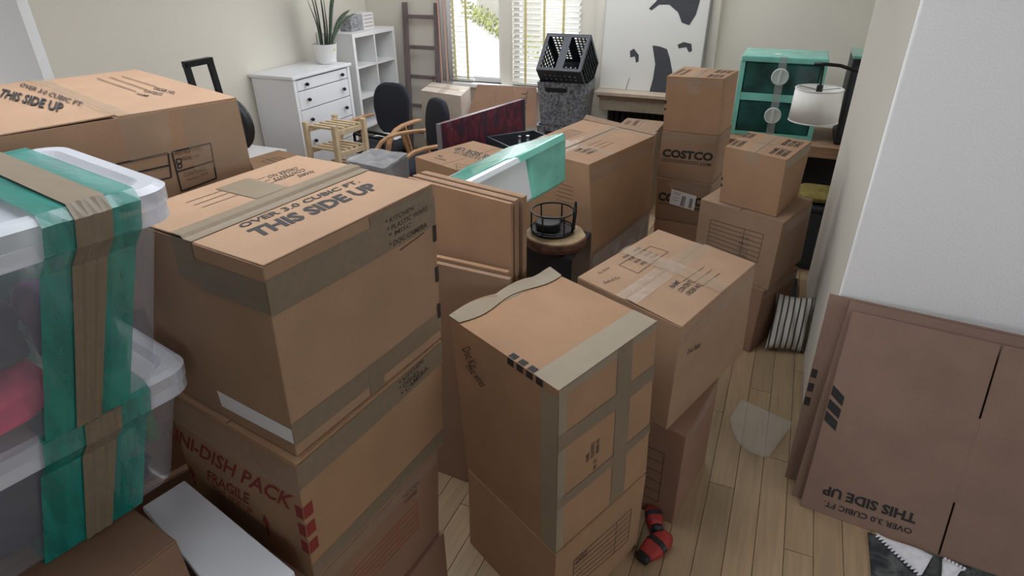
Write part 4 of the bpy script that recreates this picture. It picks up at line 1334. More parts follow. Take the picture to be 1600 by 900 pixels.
for q in (k0 + kx * 0.05 + ky * 0.05, k0 + kx * 0.25 + ky * 0.05, k0 + kx * 0.05 + ky * 0.27, k0 + kx * 0.25 + ky * 0.27):
    MB().lathe((q.x, q.y, 0.0), [(0.015, 0), (0.018, 0.02)], 10).build('foot', BLACK, r)
rnd = random.Random(2)
jit = [1 + rnd.uniform(-0.025, 0.025) for _ in range(28)]
sc = V(*(-0.8496, 2.4310, 0.6700))
r = thing('wood_slice', 'round wood slice with bark edge on the black case', 'wood slice', (sc.x, sc.y, 0.626))
MB().lathe((sc.x, sc.y, 0.626), [(0.131, 0), (0.137, 0.02), (0.136, 0.04), (0.133, 0.044)], 28, jit).build('bark', BARK, r)
MB().lathe((sc.x, sc.y, 0.6705), [(0.132, 0), (0.131, 0.006)], 28, jit).build('cut_face', SAPW, r)
r = thing('candle_lantern', 'black wire candle lantern standing on the wood slice', 'lantern', (sc.x - 0.02, sc.y + 0.01, 0.678))
lc = V(sc.x - 0.02, sc.y + 0.01, 0.678)
MB().lathe(lc, [(0.091, 0.0), (0.096, 0.004), (0.096, 0.012), (0.09, 0.014)], 24).build('tray', MET, r)
for z_ in (0.02, 0.10):
    MB().tube([lc + V(0.094 * math.cos(a), 0.094 * math.sin(a), z_) for a in [2 * PI * k / 28 for k in range(29)]], 0.004, 6).build('ring', MET, r)
for k in range(6):
    a = 2 * PI * k / 6 + 0.4
    MB().tube([lc + V(0.094 * math.cos(a), 0.094 * math.sin(a), 0.01), lc + V(0.094 * math.cos(a), 0.094 * math.sin(a), 0.10)], 0.004, 6).build('upright', MET, r)
a = 0.15
hp = [lc + V(0.096 * math.cos(a - .18), 0.096 * math.sin(a - .18), 0.01), lc + V(0.102 * math.cos(a - .16), 0.102 * math.sin(a - .16), 0.10), lc + V(0.102 * math.cos(a), 0.102 * math.sin(a), 0.145), lc + V(0.102 * math.cos(a + .16), 0.102 * math.sin(a + .16), 0.10), lc + V(0.096 * math.cos(a + .18), 0.096 * math.sin(a + .18), 0.01)]
MB().tube(hp, 0.006, 8).build('handle', MET, r, smooth=True)
MB().lathe(lc + V(-0.02, 0, 0.012), [(0.055, 0), (0.058, 0.03), (0.052, 0.034)], 20).build('candle_dish', BLACK, r)

# carton that carries the tote, hidden behind the flattened boxes
vsw = []
for ch in [c for c in bpy.data.objects if c.parent and c.parent.name == 'storage_tote' and c.name.startswith(('body', 'stretch_film'))]:
    vsw += [ch.data.vertices[i].co + WL['storage_tote'] for i in range(len(ch.data.vertices))]
zlow = min(p.z for p in vsw) - 0.003
jq = [V(-0.895, 1.80, zlow), V(-0.86, 2.09, zlow), V(-1.22, 2.13, zlow), V(-1.25, 1.84, zlow)]
Carton('cardboard box under the tilted tote, behind the upright flattened boxes', tuple(jq) + tuple(V(p.x, p.y, 0) for p in jq), KRAFT3, seam='v', bulge=0.0)

# ================================================================== FAR ROOM, LEFT SIDE
r = thing('chest_of_drawers', 'white painted chest of drawers with dark knobs carrying the potted plant', 'dresser', (-3.68, 4.17, 0))
DW = plain('dresser_white', (0.80, 0.81, 0.84), 0.4)
dx0, dx1, dy0, dy1 = -3.885, -3.475, 3.825, 4.53
MB().bb(dx0, dx1 - 0.01, dy0, dy0 + 0.025, 0.0, 0.935).build('side_panel', DW, r, bevel=0.002)
MB().bb(dx0, dx1 - 0.01, dy1 - 0.025, dy1, 0.0, 0.935).build('side_panel', DW, r, bevel=0.002)
MB().bb(dx0, dx0 + 0.01, dy0 + 0.025, dy1 - 0.025, 0.1, 0.935).build('back_panel', DW, r)
MB().bb(dx0 - 0.005, dx1 + 0.015, dy0 - 0.015, dy1 + 0.015, 0.936, 0.96).build('top', DW, r, bevel=0.004, seg=2)
MB().bb(dx1 - 0.012, dx1 + 0.002, dy0, dy0 + 0.035, 0.0, 0.934).build('stile', DW, r, bevel=0.002)
MB().bb(dx1 - 0.012, dx1 + 0.002, dy1 - 0.035, dy1, 0.0, 0.934).build('stile', DW, r, bevel=0.002)
MB().bb(dx0 + 0.02, dx1 - 0.01, dy0 + 0.03, dy1 - 0.03, 0.09, 0.11).build('bottom', DW, r)
for (za, zb) in ((0.845, 0.925), (0.70, 0.838), (0.535, 0.693), (0.36, 0.528), (0.13, 0.353)):
    d = MB().bb(dx1 - 0.02, dx1, dy0 + 0.040, dy1 - 0.040, za, zb).build('drawer', DW, r, bevel=0.002)
    for yk in (dy0 + 0.135, dy1 - 0.125):
        zc = (za + zb) / 2
        MB().tube([V(dx1 - 0.001, yk, zc), V(dx1 + 0.014, yk, zc), V(dx1 + 0.016, yk, zc), V(dx1 + 0.030, yk, zc)], [0.006, 0.006, 0.015, 0.011], 12).build('knob', MET, d)

# potted snake plant on it
pc = V(-3.63, 4.45, 0.961)
r = thing('potted_plant', 'snake plant in a white pot on the white dresser', 'plant', pc)
pot = MB().lathe(pc, [(0.062, 0), (0.066, 0.004), (0.078, 0.03), (0.094, 0.145), (0.096, 0.155), (0.088, 0.155), (0.084, 0.135)], 28).build('pot', WHITE, r, smooth=False)
MB().lathe(pc + V(0, 0, 0.002), [(0.070, 0), (0.082, 0.022), (0.080, 0.024)], 28).build('saucer', WHITE, r)
MB().lathe(pc + V(0, 0, 0.13), [(0.082, 0), (0.083, 0.008)], 20).build('soil', plain('potting_soil', (0.03, 0.02, 0.015), 1.0), r)
MB().add([pc + V(0.0865 + 0.012, -0.02 + a * 0.02, 0.105 + b * 0.016) for a, b in ((0, 0), (1, 0), (1, 1), (0, 1))], [(0, 1, 2, 3)]).build('care_sticker', plain('sticker_green', (0.55, 0.62, 0.10), 0.5), pot)
LEAF = plain('snake_plant_leaf', (0.075, 0.11, 0.07), 0.45, noise=0.4, nscale=30, stretch=(1, 1, 4))
for (tx, ty, tz, w) in ((0.02, -0.16, 0.58, 0.034), (-0.02, -0.05, 0.62, 0.04), (0.03, 0.0, 0.60, 0.045), (0.0, 0.05, 0.56, 0.04), (0.04, 0.22, 0.50, 0.034), (0.06, 0.30, 0.26, 0.03), (-0.03, -0.09, 0.36, 0.036), (0.05, 0.02, 0.44, 0.036), (0.05, 0.38, 0.225, 0.02)):
    b0 = pc + V(tx * 0.5, ty * 0.12, 0.13)
    tip = pc + V(tx, ty, 0.13 + tz)
    sd = V(-0.55, 0.83, 0) if abs(ty) < 0.2 else V(-0.9, 0.3, 0.3)
    sd.normalize()
    m = MB()
    vs = []
    n = 9
    for i in range(n + 1):
        t = i / n
        c = b0.lerp(tip, t) + V(0, 0, 0.05 * math.sin(PI * t) * (1 if abs(ty) > .2 else 0)) + V(0, 0.012 * math.sin(5 * t + ty * 9), 0)
        ww = 1.7 * w * (0.55 + 0.9 * t) * (1 - t ** 4) if t < 1 else 0.001
        bk = V(0.012, 0.008, 0)
        vs += [c - sd * ww / 2, c - bk * (1 - t), c + sd * ww / 2, c - bk * (1 - t) + V(0.003, 0.003, 0)]
    fs = []
    for i in range(n):
        a, b = i * 4, (i + 1) * 4
        fs += [(a, a + 1, b + 1, b), (a + 1, a + 2, b + 2, b + 1), (a + 2, a + 3, b + 3, b + 2), (a + 3, a, b, b + 3)]
    m.add(vs, fs)
    m.build('leaf', LEAF, r, smooth=True)

# white cube shelf in the corner
r = thing('cube_shelf', 'white open cube shelf standing in the corner beside the dresser', 'shelf', (-3.71, 5.0, 0))
kx0, kx1, ky0, ky1, kz = -3.89, -3.515, 4.675, 5.325, 1.168
for y_ in (ky0, ky1 - 0.034):
    MB().bb(kx0, kx1, y_, y_ + 0.034, 0, kz - 0.0345).build('side_panel', WHITE, r)
MB().bb(kx0, kx1, ky0, ky1, kz - 0.034, kz).build('top', WHITE, r)
MB().bb(kx0 + 0.001, kx1 - 0.002, 4.992, 5.010, 0.0, kz - 0.0345).build('divider', WHITE, r)
for z_ in (0.895, 0.632, 0.37, 0.10):
    for ya, yb in ((ky0 + 0.0345, 4.9915), (5.0105, ky1 - 0.0345)):
        MB().bb(kx0 + 0.001, kx1 - 0.002, ya, yb, z_ - 0.016, z_).build('shelf_board', WHITE, r)
o = thing('small_box', 'small white printed box on top of the cube shelf', 'box', (-3.66, 5.05, kz))
MB().bb(-3.72, -3.60, 4.975, 5.135, kz + 0.001, kz + 0.135).build('carton', PAPER, o, bevel=0.001)
for k in range(4):
    MB().bb(-3.5995, -3.5985, 4.99, 5.12, kz + 0.02 + k * 0.03, kz + 0.032 + k * 0.03).build('printed_line', plain('pink_grey_print', (0.5, 0.42, 0.42), 0.7), o)
o = thing('book_stack', 'small grey patterned box beside the white one on the cube shelf', 'box', (-3.68, 4.88, kz))
MB().bb(-3.74, -3.62, 4.82, 4.955, kz + 0.001, kz + 0.115).build('carton', plain('grey_pattern', (0.28, 0.29, 0.31), 0.6, noise=0.6, nscale=40), o, bevel=0.001)
MB().bb(-3.735, -3.625, 4.83, 4.945, kz + 0.1155, kz + 0.125).build('lid', plain('grey_lid', (0.4, 0.4, 0.42), 0.6), o)
o.name = 'patterned_box'

# leaning blanket ladder
LADW = plain('grey_brown_ladder', (0.17, 0.13, 0.13), 0.7, noise=0.2, nscale=20, stretch=(1, 1, .2))
r = thing('blanket_ladder', 'dark wooden ladder leaning on the wall left of the window', 'ladder', (-3.25, 5.2, 0))


def ladp(x, z):
    return V(x, lerp(5.31, 5.415, z / 1.37), z)


for x_ in (-3.432, -3.095):
    MB().beam(ladp(x_, 0.012), ladp(x_, 1.37), 0.05, 0.03, (0, 1, 0)).build('rail', LADW, r, bevel=0.003)
for z_ in (0.20, 0.45, 0.72, 0.985, 1.25):
    MB().beam(ladp(-3.41, z_), ladp(-3.117, z_), 0.034, 0.022, (0, 1, 0)).build('rung', LADW, r, bevel=0.003)
MB().tube([ladp(-3.13, 0.74) + V(0, -0.03, 0), ladp(-3.13, 0.69) + V(0, -0.035, 0), ladp(-3.125, 0.60) + V(0, -0.03, 0)], 0.005, 6).build('cord', INKR, r)

# pale pine rack in front of the dresser
r = thing('slatted_rack', 'unfinished pale pine rack with slatted shelves in front of the dresser', 'rack', (-3.17, 3.9, 0))
ra = V(-2.98, 3.62, 0)
rx_, ry_ = V(-0.277, 0.02, 0), V(0.058, 0.272, 0)
cor = [ra, ra + rx_, ra + rx_ + ry_, ra + ry_]
for i, p in enumerate(cor):
    MB().beam(p + V(0, 0, 0.001), p + V(0, 0, 0.685), 0.036, 0.036, (0, 1, 0)).build('post', PINE, r, bevel=0.002)
for z_ in (0.625, 0.465, 0.32, 0.12):
    for (a, b) in ((0, 3), (1, 2)):
        MB().beam(cor[a] + V(0, 0, z_), cor[b] + V(0, 0, z_), 0.018, 0.036).build('rail', PINE, r, bevel=0.001)
    for k in range(5):
        t = 0.1 + 0.2 * k
        a = cor[0].lerp(cor[3], t) + V(0, 0, z_ + 0.026)
        b = cor[1].lerp(cor[2], t) + V(0, 0, z_ + 0.026)
        MB().beam(a, b, 0.026, 0.014).build('slat', PINE, r, bevel=0.001)

# two armchairs
def armchair(label, loc, rot, group='bentwood armchairs'):
    r = thing('armchair', label, 'chair', (0, 0, 0), group)
    m = MB()
    loft(m, [rrect(V(0, 0, 0), V(1, 0, 0), V(0, 1, 0), 0.21, 0.20, 0.08, 0.40), rrect(V(0, 0, 0), V(1, 0, 0), V(0, 1, 0), 0.235, 0.225, 0.09, 0.42), rrect(V(0, 0, 0), V(1, 0, 0), V(0, 1, 0), 0.235, 0.225, 0.09, 0.455), rrect(V(0, 0, 0), V(1, 0, 0), V(0, 1, 0), 0.20, 0.19, 0.08, 0.475)])
    m.build('seat', FAB, r, smooth=True)
    pts = []
    for k in range(32):
        a = 2 * PI * k / 32
        e = 0.62
        x_ = 0.20 * math.copysign(abs(math.cos(a)) ** e, math.cos(a)) * (1.0 if math.sin(a) > 0 else 0.92)
        z_ = 0.23 * math.copysign(abs(math.sin(a)) ** 0.75, math.sin(a))
        pts.append((x_, z_))
    rings = []
    for (s_, dy) in ((0.90, -0.028), (0.985, -0.018), (1.0, 0.0), (0.985, 0.018), (0.92, 0.026)):
        rings.append([V(x_ * s_, 0.235 + dy + 0.10 * (z_ * s_) - 0.25 * (x_ * s_) ** 2, 0.715 + z_ * s_) for x_, z_ in pts])
    loft(MB(), rings).build('backrest', FAB, r, smooth=True)
    for sx in (-1, 1):
        x_ = 0.265 * sx
        path = [V(x_, 0.27, 0.63), V(x_, 0.15, 0.64), V(x_, 0.0, 0.64), V(x_, -0.10, 0.625), V(x_, -0.17, 0.59), V(x_, -0.22, 0.53), V(x_, -0.25, 0.45), V(x_, -0.265, 0.35), V(x_, -0.27, 0.18), V(x_, -0.27, 0.005)]
        MB().ribbon(path, (1, 0, 0), 0.045, 0.022).build('arm', BEECH, r, smooth=False, bevel=0.003)
        path = [V(x_, 0.02, 0.628), V(x_, 0.04, 0.55), V(x_, 0.08, 0.42), V(x_, 0.15, 0.22), V(x_, 0.22, 0.005)]
        MB().ribbon(path, (1, 0, 0), 0.045, 0.020).build('rear_leg', BEECH, r, bevel=0.003)
    MB().bb(-0.25, 0.25, -0.12, -0.08, 0.375, 0.398).build('stretcher', MET, r)
    MB().bb(-0.25, 0.25, 0.07, 0.11, 0.375, 0.398).build('stretcher', MET, r)
    MB().bb(-0.03, 0.03, 0.19, 0.21, 0.38, 0.56).build('back_bracket', MET, r)
    r.location = loc
    r.rotation_euler = (0, 0, rot)
    r.scale = (0.9, 0.9, 0.9)
    return r


armchair('navy upholstered bentwood armchair facing the rack, nearer the cube shelf', (-3.0, 4.19, 0), -0.05)
armchair('navy upholstered bentwood armchair right beside the red painting', (-2.46, 3.83, 0), -0.62)
o = MB().slab(lambda u, v, s_: V(-3.10 + 0.22 * u, 4.24 + 0.12 * v, 0.440 + 0.004 * s_ + 0.008 * math.sin(5 * u)), 4, 2).build('paper_sheets', PAPER)
tag(o, 'white papers lying on the seat of the far armchair', 'paper')

# black metal rack lying on the far armchair
r = thing('metal_rack', 'black metal rack lying across the seat of the far armchair', 'rack', (-2.98, 4.1, 0.43))
fr = [V(-3.15, 4.06, 0.505), V(-2.84, 3.99, 0.505), V(-2.83, 4.10, 0.505), V(-3.14, 4.17, 0.505)]
for i in range(4):
    MB().beam(fr[i], fr[(i + 1) % 4], 0.018, 0.018).build('rail', MET, r)
for i in range(4):
    MB().beam(V(fr[i].x, fr[i].y, 0.432), fr[i], 0.016, 0.016, (0, 1, 0)).build('leg', MET, r)

# film wrapped flat case in front of it
r = thing('wrapped_case', 'dark flat case wrapped in clear stretch film in front of the armchairs', 'case', (-2.18, 3.0, 0))
wc = [V(-2.33, 2.90, 0), V(-2.04, 2.85, 0), V(-2.07, 3.15, 0), V(-2.34, 3.17, 0)]
MB().prism([p + V(0, 0, 0.002) for p in wc], (0, 0, 0.695)).build('case', plain('dark_case', (0.06, 0.055, 0.055), 0.5), r, bevel=0.006)
cc = (wc[0] + wc[1] + wc[2] + wc[3]) / 4
wl = [cc + (p - cc) * 1.025 for p in wc]
WRAP = plain('crinkled_film', (0.62, 0.62, 0.64), 0.15, alpha=0.36, spec=0.9, noise=0.35, nscale=9, bump=0.9)


def wfn(u, v, s_):
    p = wl[0] * ((1 - u) * (1 - v)) + wl[1] * (u * (1 - v)) + wl[2] * (u * v) + wl[3] * ((1 - u) * v)
    return V(p.x, p.y, 0.708 + 0.006 * math.sin(11 * u + 5 * v) * math.sin(9 * v) + 0.0015 * s_)


MB().slab(wfn, 12, 12).build('stretch_film', WRAP, r)
for i in range(4):
    a, b = wl[i], wl[(i + 1) % 4]
    MB().grid(lambda u, v, a=a, b=b: a.lerp(b, u) * 1.0 + V(0, 0, lerp(0.01, 0.706, v)), 4, 4).build('side_film', WRAP, r)

blob('bin_bag', 'crumpled black bag on the floor in front of the dresser', 'bag', (-3.38, 3.97, 0.12), (0.15, 0.20, 0.23), plain('black_bag_plastic', (0.012, 0.012, 0.014), 0.28), 21)
r = thing('bench', 'low white bench between the wall and the dresser', 'bench', (-3.66, 3.5, 0))
MB().bb(-3.885, -3.44, 3.22, 3.60, 0.445, 0.47).build('top', WHITE, r, bevel=0.003)
for (x_, y_) in ((-3.87, 3.24), (-3.49, 3.24), (-3.87, 3.55), (-3.49, 3.55)):
    MB().bb(x_, x_ + 0.035, y_, y_ + 0.035, 0.001, 0.444).build('leg', WHITE, r)
bq = [V(-3.32, 3.16, 0.52), V(-3.15, 3.42, 0.52), V(-3.40, 3.58, 0.52), V(-3.43, 3.17, 0.52)]
bq = [V(-2.98, 2.97, 0.52), V(-2.90, 3.33, 0.52), V(-3.36, 3.43, 0.52), V(-3.43, 3.06, 0.52)]
XB = Carton('cardboard box just in front of the low white bench', tuple(bq) + tuple(V(p.x, p.y, 0) for p in bq), KRAFT, seam='u')
XB.quadlines('top', (0.30, 0.35), (0.62, 0.35), (0.62, 0.70), (0.30, 0.70), 3, 0.006, INKB)

# folding step stool by the left wall
r = thing('step_stool', 'black folding step stool standing by the left wall behind the large box', 'step stool', (-3.15, 2.75, 0))
sa, sb = V(*(-3.1500, 2.6697, 1.2581)), V(*(-3.1500, 2.8393, 1.2232))
ya, yb = sa.y, sb.y
zt_ = (sa.z + sb.z) / 2
for y_ in (ya, yb):
    MB().beam(V(-3.05, y_, 0.001), V(-3.18, y_, zt_), 0.022, 0.035, (0, 1, 0)).build('front_leg', MET, r)
    MB().beam(V(-3.45, y_, 0.001), V(-3.22, y_, zt_ - 0.22), 0.022, 0.03, (0, 1, 0)).build('rear_leg', MET, r)
MB().bb(-3.20, -3.16, ya - 0.011, yb + 0.011, zt_ - 0.02, zt_ + 0.012).build('handle_bar', MET, r)
MB().bb(-3.37, -3.16, ya - 0.01, yb + 0.01, zt_ - 0.245, zt_ - 0.215).build('step', CHARC, r)
MB().bb(-3.17, -3.05, ya + 0.012, yb - 0.012, zt_ - 0.50, zt_ - 0.475).build('step', CHARC, r)
# office chair back behind the large box
r = thing('office_chair', 'black round backed chair mostly hidden behind the large upper left box', 'chair', (-2.72, 2.45, 0))
MB().lathe((-2.72, 2.40, 0.40), [(0.20, 0), (0.23, 0.02), (0.23, 0.05), (0.19, 0.07)], 24).build('seat', FAB, r, smooth=True)
cc = V(-2.72, 2.44, 0.99)
rings = []
for (s_, t_) in ((0.86, -0.025), (1.0, -0.01), (1.0, 0.012), (0.86, 0.025)):
    rings.append([cc + V(0.165 * s_ * math.cos(a), t_ + 0.02, 0.15 * s_ * math.sin(a)) for a in [2 * PI * k / 28 for k in range(28)]])
loft(MB(), rings).build('backrest', BLACK, r, smooth=True)
MB().beam(V(-2.72, 2.58, 0.43), V(-2.72, 2.485, 0.95), 0.04, 0.02, (0, 1, 0)).build('back_post', MET, r)
MB().tube([V(-2.72, 2.40, 0.05), V(-2.72, 2.40, 0.40)], 0.025, 10).build('column', MET, r)
for k in range(5):
    a = 2 * PI * k / 5
    MB().beam(V(-2.72, 2.40, 0.06), V(-2.72 + 0.24 * math.cos(a), 2.40 + 0.24 * math.sin(a), 0.03), 0.03, 0.025).build('base_arm', MET, r)

# ================================================================== FAR ROOM, CENTRE
# box under the window with a flattened box leaning over it
x3 = [V(-1.96, 4.46, 0.485), V(-1.955, 4.80, 0.485), V(-2.50, 4.80, 0.485), V(-2.51, 4.42, 0.485)]
X3 = Carton('pale topped cardboard box below the window, under the leaning sheet', tuple(x3) + tuple(V(p.x, p.y, 0) for p in x3), card('cardboard_pale_brown', (0.55, 0.42, 0.32)), seam='u')  # one paler brown over the whole box
fq = [V(*p) for p in ((-2.5392, 4.8300, 0.5893), (-1.8819, 4.8300, 0.5323), (-1.9589, 5.0200, 0.7706), (-2.5092, 5.0200, 0.7606))]
fq[0].z = fq[1].z = 0.49
r = thing('flattened_box', 'creased brown flattened box leaning below the window post', 'cardboard', (fq[0] + fq[1]) / 2)


def ffn(u, v, s_, a0=0.0, a1=1.0):
    u = lerp(a0, a1, u)
    p = fq[0] * ((1 - u) * (1 - v)) + fq[1] * (u * (1 - v)) + fq[2] * (u * v) + fq[3] * ((1 - u) * v)
    return p + V(0, 0.006 * s_ + 0.012 * math.sin(3 * u) * v, 0)


for (a0, a1) in ((0.0, 0.345), (0.35, 0.62), (0.625, 1.0)):
    MB().slab(lambda u, v, s_, a0=a0, a1=a1: ffn(u, v, s_, a0, a1), 4, 4).build('panel', KRAFT3, r, bevel=0.001)
vs, fs = text_mesh('DELL', 0.01)
MB().add([ffn(0.84 + 0.09 * y * -1 + 0.02 * x, 0.40 + 0.5 * x, 0) + V(0, -0.002, 0) for x, y in vs], fs).build('printed_lettering', INKB, r)

# red abstract painting leaning on its edge
ra0, ra1 = V(*(-2.0337, 3.4735, 0.8200)), V(*(-1.8266, 4.3322, 0.8200))
r = thing('painting', 'dark red and purple abstract painting standing on its edge beside the armchair', 'painting', ((ra0.x + ra1.x) / 2, (ra0.y + ra1.y) / 2, 0))
m_, nt_, p_ = newmat('abstract_red_paint')
tc_ = nt_.nodes.new('ShaderNodeTexCoord')
mp_ = nt_.nodes.new('ShaderNodeMapping')
mp_.inputs['Scale'].default_value = (3, 8, 4.5)
nz_ = nt_.nodes.new('ShaderNodeTexNoise')
nz_.inputs['Scale'].default_value = 2.2
nz_.inputs['Detail'].default_value = 8
nz_.inputs['Roughness'].default_value = 0.7
rp_ = nt_.nodes.new('ShaderNodeValToRGB')
rp_.color_ramp.elements[0].position = 0.40
rp_.color_ramp.elements[0].color = (0.03, 0.028, 0.045, 1)
rp_.color_ramp.elements[1].position = 0.70
rp_.color_ramp.elements[1].color = (0.30, 0.16, 0.17, 1)
for ps, cl in ((0.50, (0.08, 0.016, 0.03, 1)), (0.57, (0.17, 0.028, 0.04, 1)), (0.63, (0.08, 0.045, 0.075, 1))):
    e = rp_.color_ramp.elements.new(ps)
    e.color = cl
nt_.links.new(tc_.outputs['Object'], mp_.inputs[0])
nt_.links.new(mp_.outputs[0], nz_.inputs['Vector'])
nt_.links.new(nz_.outputs['Fac'], rp_.inputs[0])
nt_.links.new(rp_.outputs[0], p_.inputs['Base Color'])
p_.inputs['Roughness'].default_value = 0.4
RED = m_
pdv = (ra1 - ra0)
pn_ = V(pdv.y, -pdv.x, 0).normalized()
if pn_.x < 0:
    pn_ = -pn_
drop = V(0, 0, -0.81) + pn_ * 0.02
MB().slab(lambda u, v, s_: ra0 + pdv * u + drop * v + pn_ * (0.03 * s_), 2, 2).build('canvas', RED, r)
MB().slab(lambda u, v, s_: ra0 + pdv * lerp(-0.012, 0.0, u) + drop * v + pn_ * (0.034 * s_ - 0.002), 1, 2).build('canvas_edge', plain('grey_tape_edge', (0.2, 0.19, 0.2), .5), r)
MB().slab(lambda u, v, s_: ra0 + pdv * lerp(1.0, 1.035, u) + drop * v + pn_ * (0.034 * s_ - 0.002), 1, 2).build('canvas_edge', plain('dark_canvas_edge', (0.03, 0.035, 0.05), .6), r)

# open black crate with small things in it, on a box
cl, cf, cb2 = V(-1.836, 3.78, 0.68), V(-1.545, 3.57, 0.68), V(-1.60, 4.06, 0.68)
cx_, cy_ = cf - cl, cb2 - cl
r = thing('open_crate', 'open black crate behind the box with upside down print', 'crate', (cl + cx_ / 2 + cy_ / 2) - V(0, 0, 0.23))
for (p, q) in ((cl, cf), (cf, cf + cy_), (cf + cy_, cb2), (cb2, cl)):
    dd = (q - p).normalized()
    nn = V(-dd.y, dd.x, 0)
    MB().prism([p, q, q + nn * 0.012, p + nn * 0.012], (0, 0, -0.23)).build('side', CHARC, r)
MB().prism([cl + V(0, 0, -.22), cf + V(0, 0, -.22), cf + cy_ + V(0, 0, -.22), cb2 + V(0, 0, -.22)], (0, 0, -0.01)).build('base', CHARC, r)
for k, (a, b, h) in enumerate(((0.25, 0.55, 0.20), (0.42, 0.62, 0.215), (0.60, 0.6, 0.19), (0.75, 0.75, 0.21))):
    q = cl + cx_ * a + cy_ * b - V(0, 0, 0.219)
    o = thing('glass_bottle', ('leftmost', 'second', 'third', 'rightmost')[k] + ' little glass bottle standing in the open black crate', 'bottle', q, 'bottles in the black crate')
    MB().lathe(q, [(0.022, 0), (0.024, 0.01), (0.024, h * 0.6), (0.010, h * 0.78), (0.010, h)], 14).build('bottle', plain('bottle_glass', (0.25, 0.27, 0.28), 0.1, alpha=0.7, spec=0.8), o, smooth=True)
    MB().lathe(q + V(0, 0, h), [(0.012, 0), (0.012, 0.015)], 10).build('cap', plain('silver_cap', (0.6, 0.6, 0.62), 0.25, metal=0.9), o)
cq = [cf + V(-0.01, 0.01, 0), cf + cy_ + V(-0.01, -0.01, 0), cb2 + V(0.01, -0.01, 0), cl + V(0.01, 0.01, 0)]
cq = [V(p.x, p.y, 0.446) for p in cq]
Carton('cardboard box under the open black crate', tuple(cq) + tuple(V(p.x, p.y, 0) for p in cq), KRAFT3, seam='v')

# two galvanised looking bins, one on the other, and the tipped crate
GALV = plain('galvanised_print', (0.20, 0.21, 0.235), 0.45, metal=0.2, noise=0.7, nscale=48)
gx, gy_ = V(0.995, 0.08, 0), V(-0.08, 0.995, 0)
gc = V(-1.700, 5.045, 0)


def metal_bin(label, z0, z1, group='grey mottled storage bins'):
    r = thing('storage_bin', label, 'storage bin', gc + V(0, 0, z0), group)
    m = MB()
    loft(m, [rrect(gc, gx, gy_, 0.185, 0.145, 0.03, z0), rrect(gc, gx, gy_, 0.213, 0.168, 0.035, z1 - 0.003), rrect(gc, gx, gy_, 0.216, 0.171, 0.035, z1), rrect(gc, gx, gy_, 0.203, 0.158, 0.03, z1), rrect(gc, gx, gy_, 0.176, 0.136, 0.025, z0 + 0.012)], True, True)
    m.build('shell', GALV, r, smooth=False)
    f0 = gc - gy_ * 0.1655
    sl = [(-0.075 + 0.018 * math.cos(a), 0.018 * math.sin(a)) for a in [PI / 2 + PI * k / 8 for k in range(9)]] + [(0.075 + 0.018 * math.cos(a), 0.018 * math.sin(a)) for a in [-PI / 2 + PI * k / 8 for k in range(9)]]
    zc = z1 - 0.058
    MB().prism([f0 + gx * (p[0] - 0.045) + V(0, 0, zc + p[1]) + gy_ * 0.000 for p in sl], gy_ * 0.004).build('hand_slot', BLACK, r)
    return r


metal_bin('grey mottled storage bin with an oval hand slot, under the tipped crate', 0.502, 0.85)
metal_bin('grey mottled storage bin, lower one of the pair by the window', 0.15, 0.50)
o = thing('travel_chest', 'low dark trunk on the floor below the grey mottled bins', 'trunk', gc)
MB().prism([gc + gx * a + gy_ * b for a, b in ((-.2, -.16), (.2, -.16), (.2, .16), (-.2, .16))], (0, 0, 0.12)).build('body', BLACK, o, bevel=0.005)
MB().prism([gc + gx * a + gy_ * b + V(0, 0, 0.121) for a, b in ((-.205, -.165), (.205, -.165), (.205, .165), (-.205, .165))], (0, 0, 0.027)).build('lid', CHARC, o, bevel=0.004)

mc = V(-1.69, 5.035, 0.955)
r = thing('milk_crate', 'black lattice crate tipped on its edge on the grey mottled bin', 'crate', mc)
a1 = V(0, -0.7071, 0.7071)
a2 = V(0, 0.7071, 0.7071)
hs, hl = 0.172, 0.185


def mcp(x, a, b):
    return mc + V(x, 0, 0) + a1 * a + a2 * b


def lattice(o0, du, dv, nu, nv, t, nrm, border=0.028, bar=0.010, solid_mid=False):
    m = MB()
    Lu, Lv = du.length, dv.length
    eu, ev = du.normalized(), dv.normalized()

    def strip(c0, c1, w):
        d = (c1 - c0).normalized()
        s_ = nrm.cross(d)
        m.prism([c0 - s_ * w / 2, c1 - s_ * w / 2, c1 + s_ * w / 2, c0 + s_ * w / 2], nrm * t)
    h = border / 2
    strip(o0 + ev * h, o0 + du + ev * h, border)
    strip(o0 + dv - ev * h, o0 + du + dv - ev * h, border)
    strip(o0 + eu * h + ev * border, o0 + dv + eu * h - ev * border, border)
    strip(o0 + du - eu * h + ev * border, o0 + du + dv - eu * h - ev * border, border)
    for i in range(1, nu if bar else 1):
        strip(o0 + du * (i / nu) + ev * border, o0 + du * (i / nu) + dv - ev * border, bar)
    for j in range(1, nv if bar else 1):
        strip(o0 + dv * (j / nv) + eu * border, o0 + dv * (j / nv) + du - eu * border, bar)
    if solid_mid:
        strip(o0 + du * 0.5 + ev * border, o0 + du * 0.5 + dv - ev * border, 0.06)
    return m


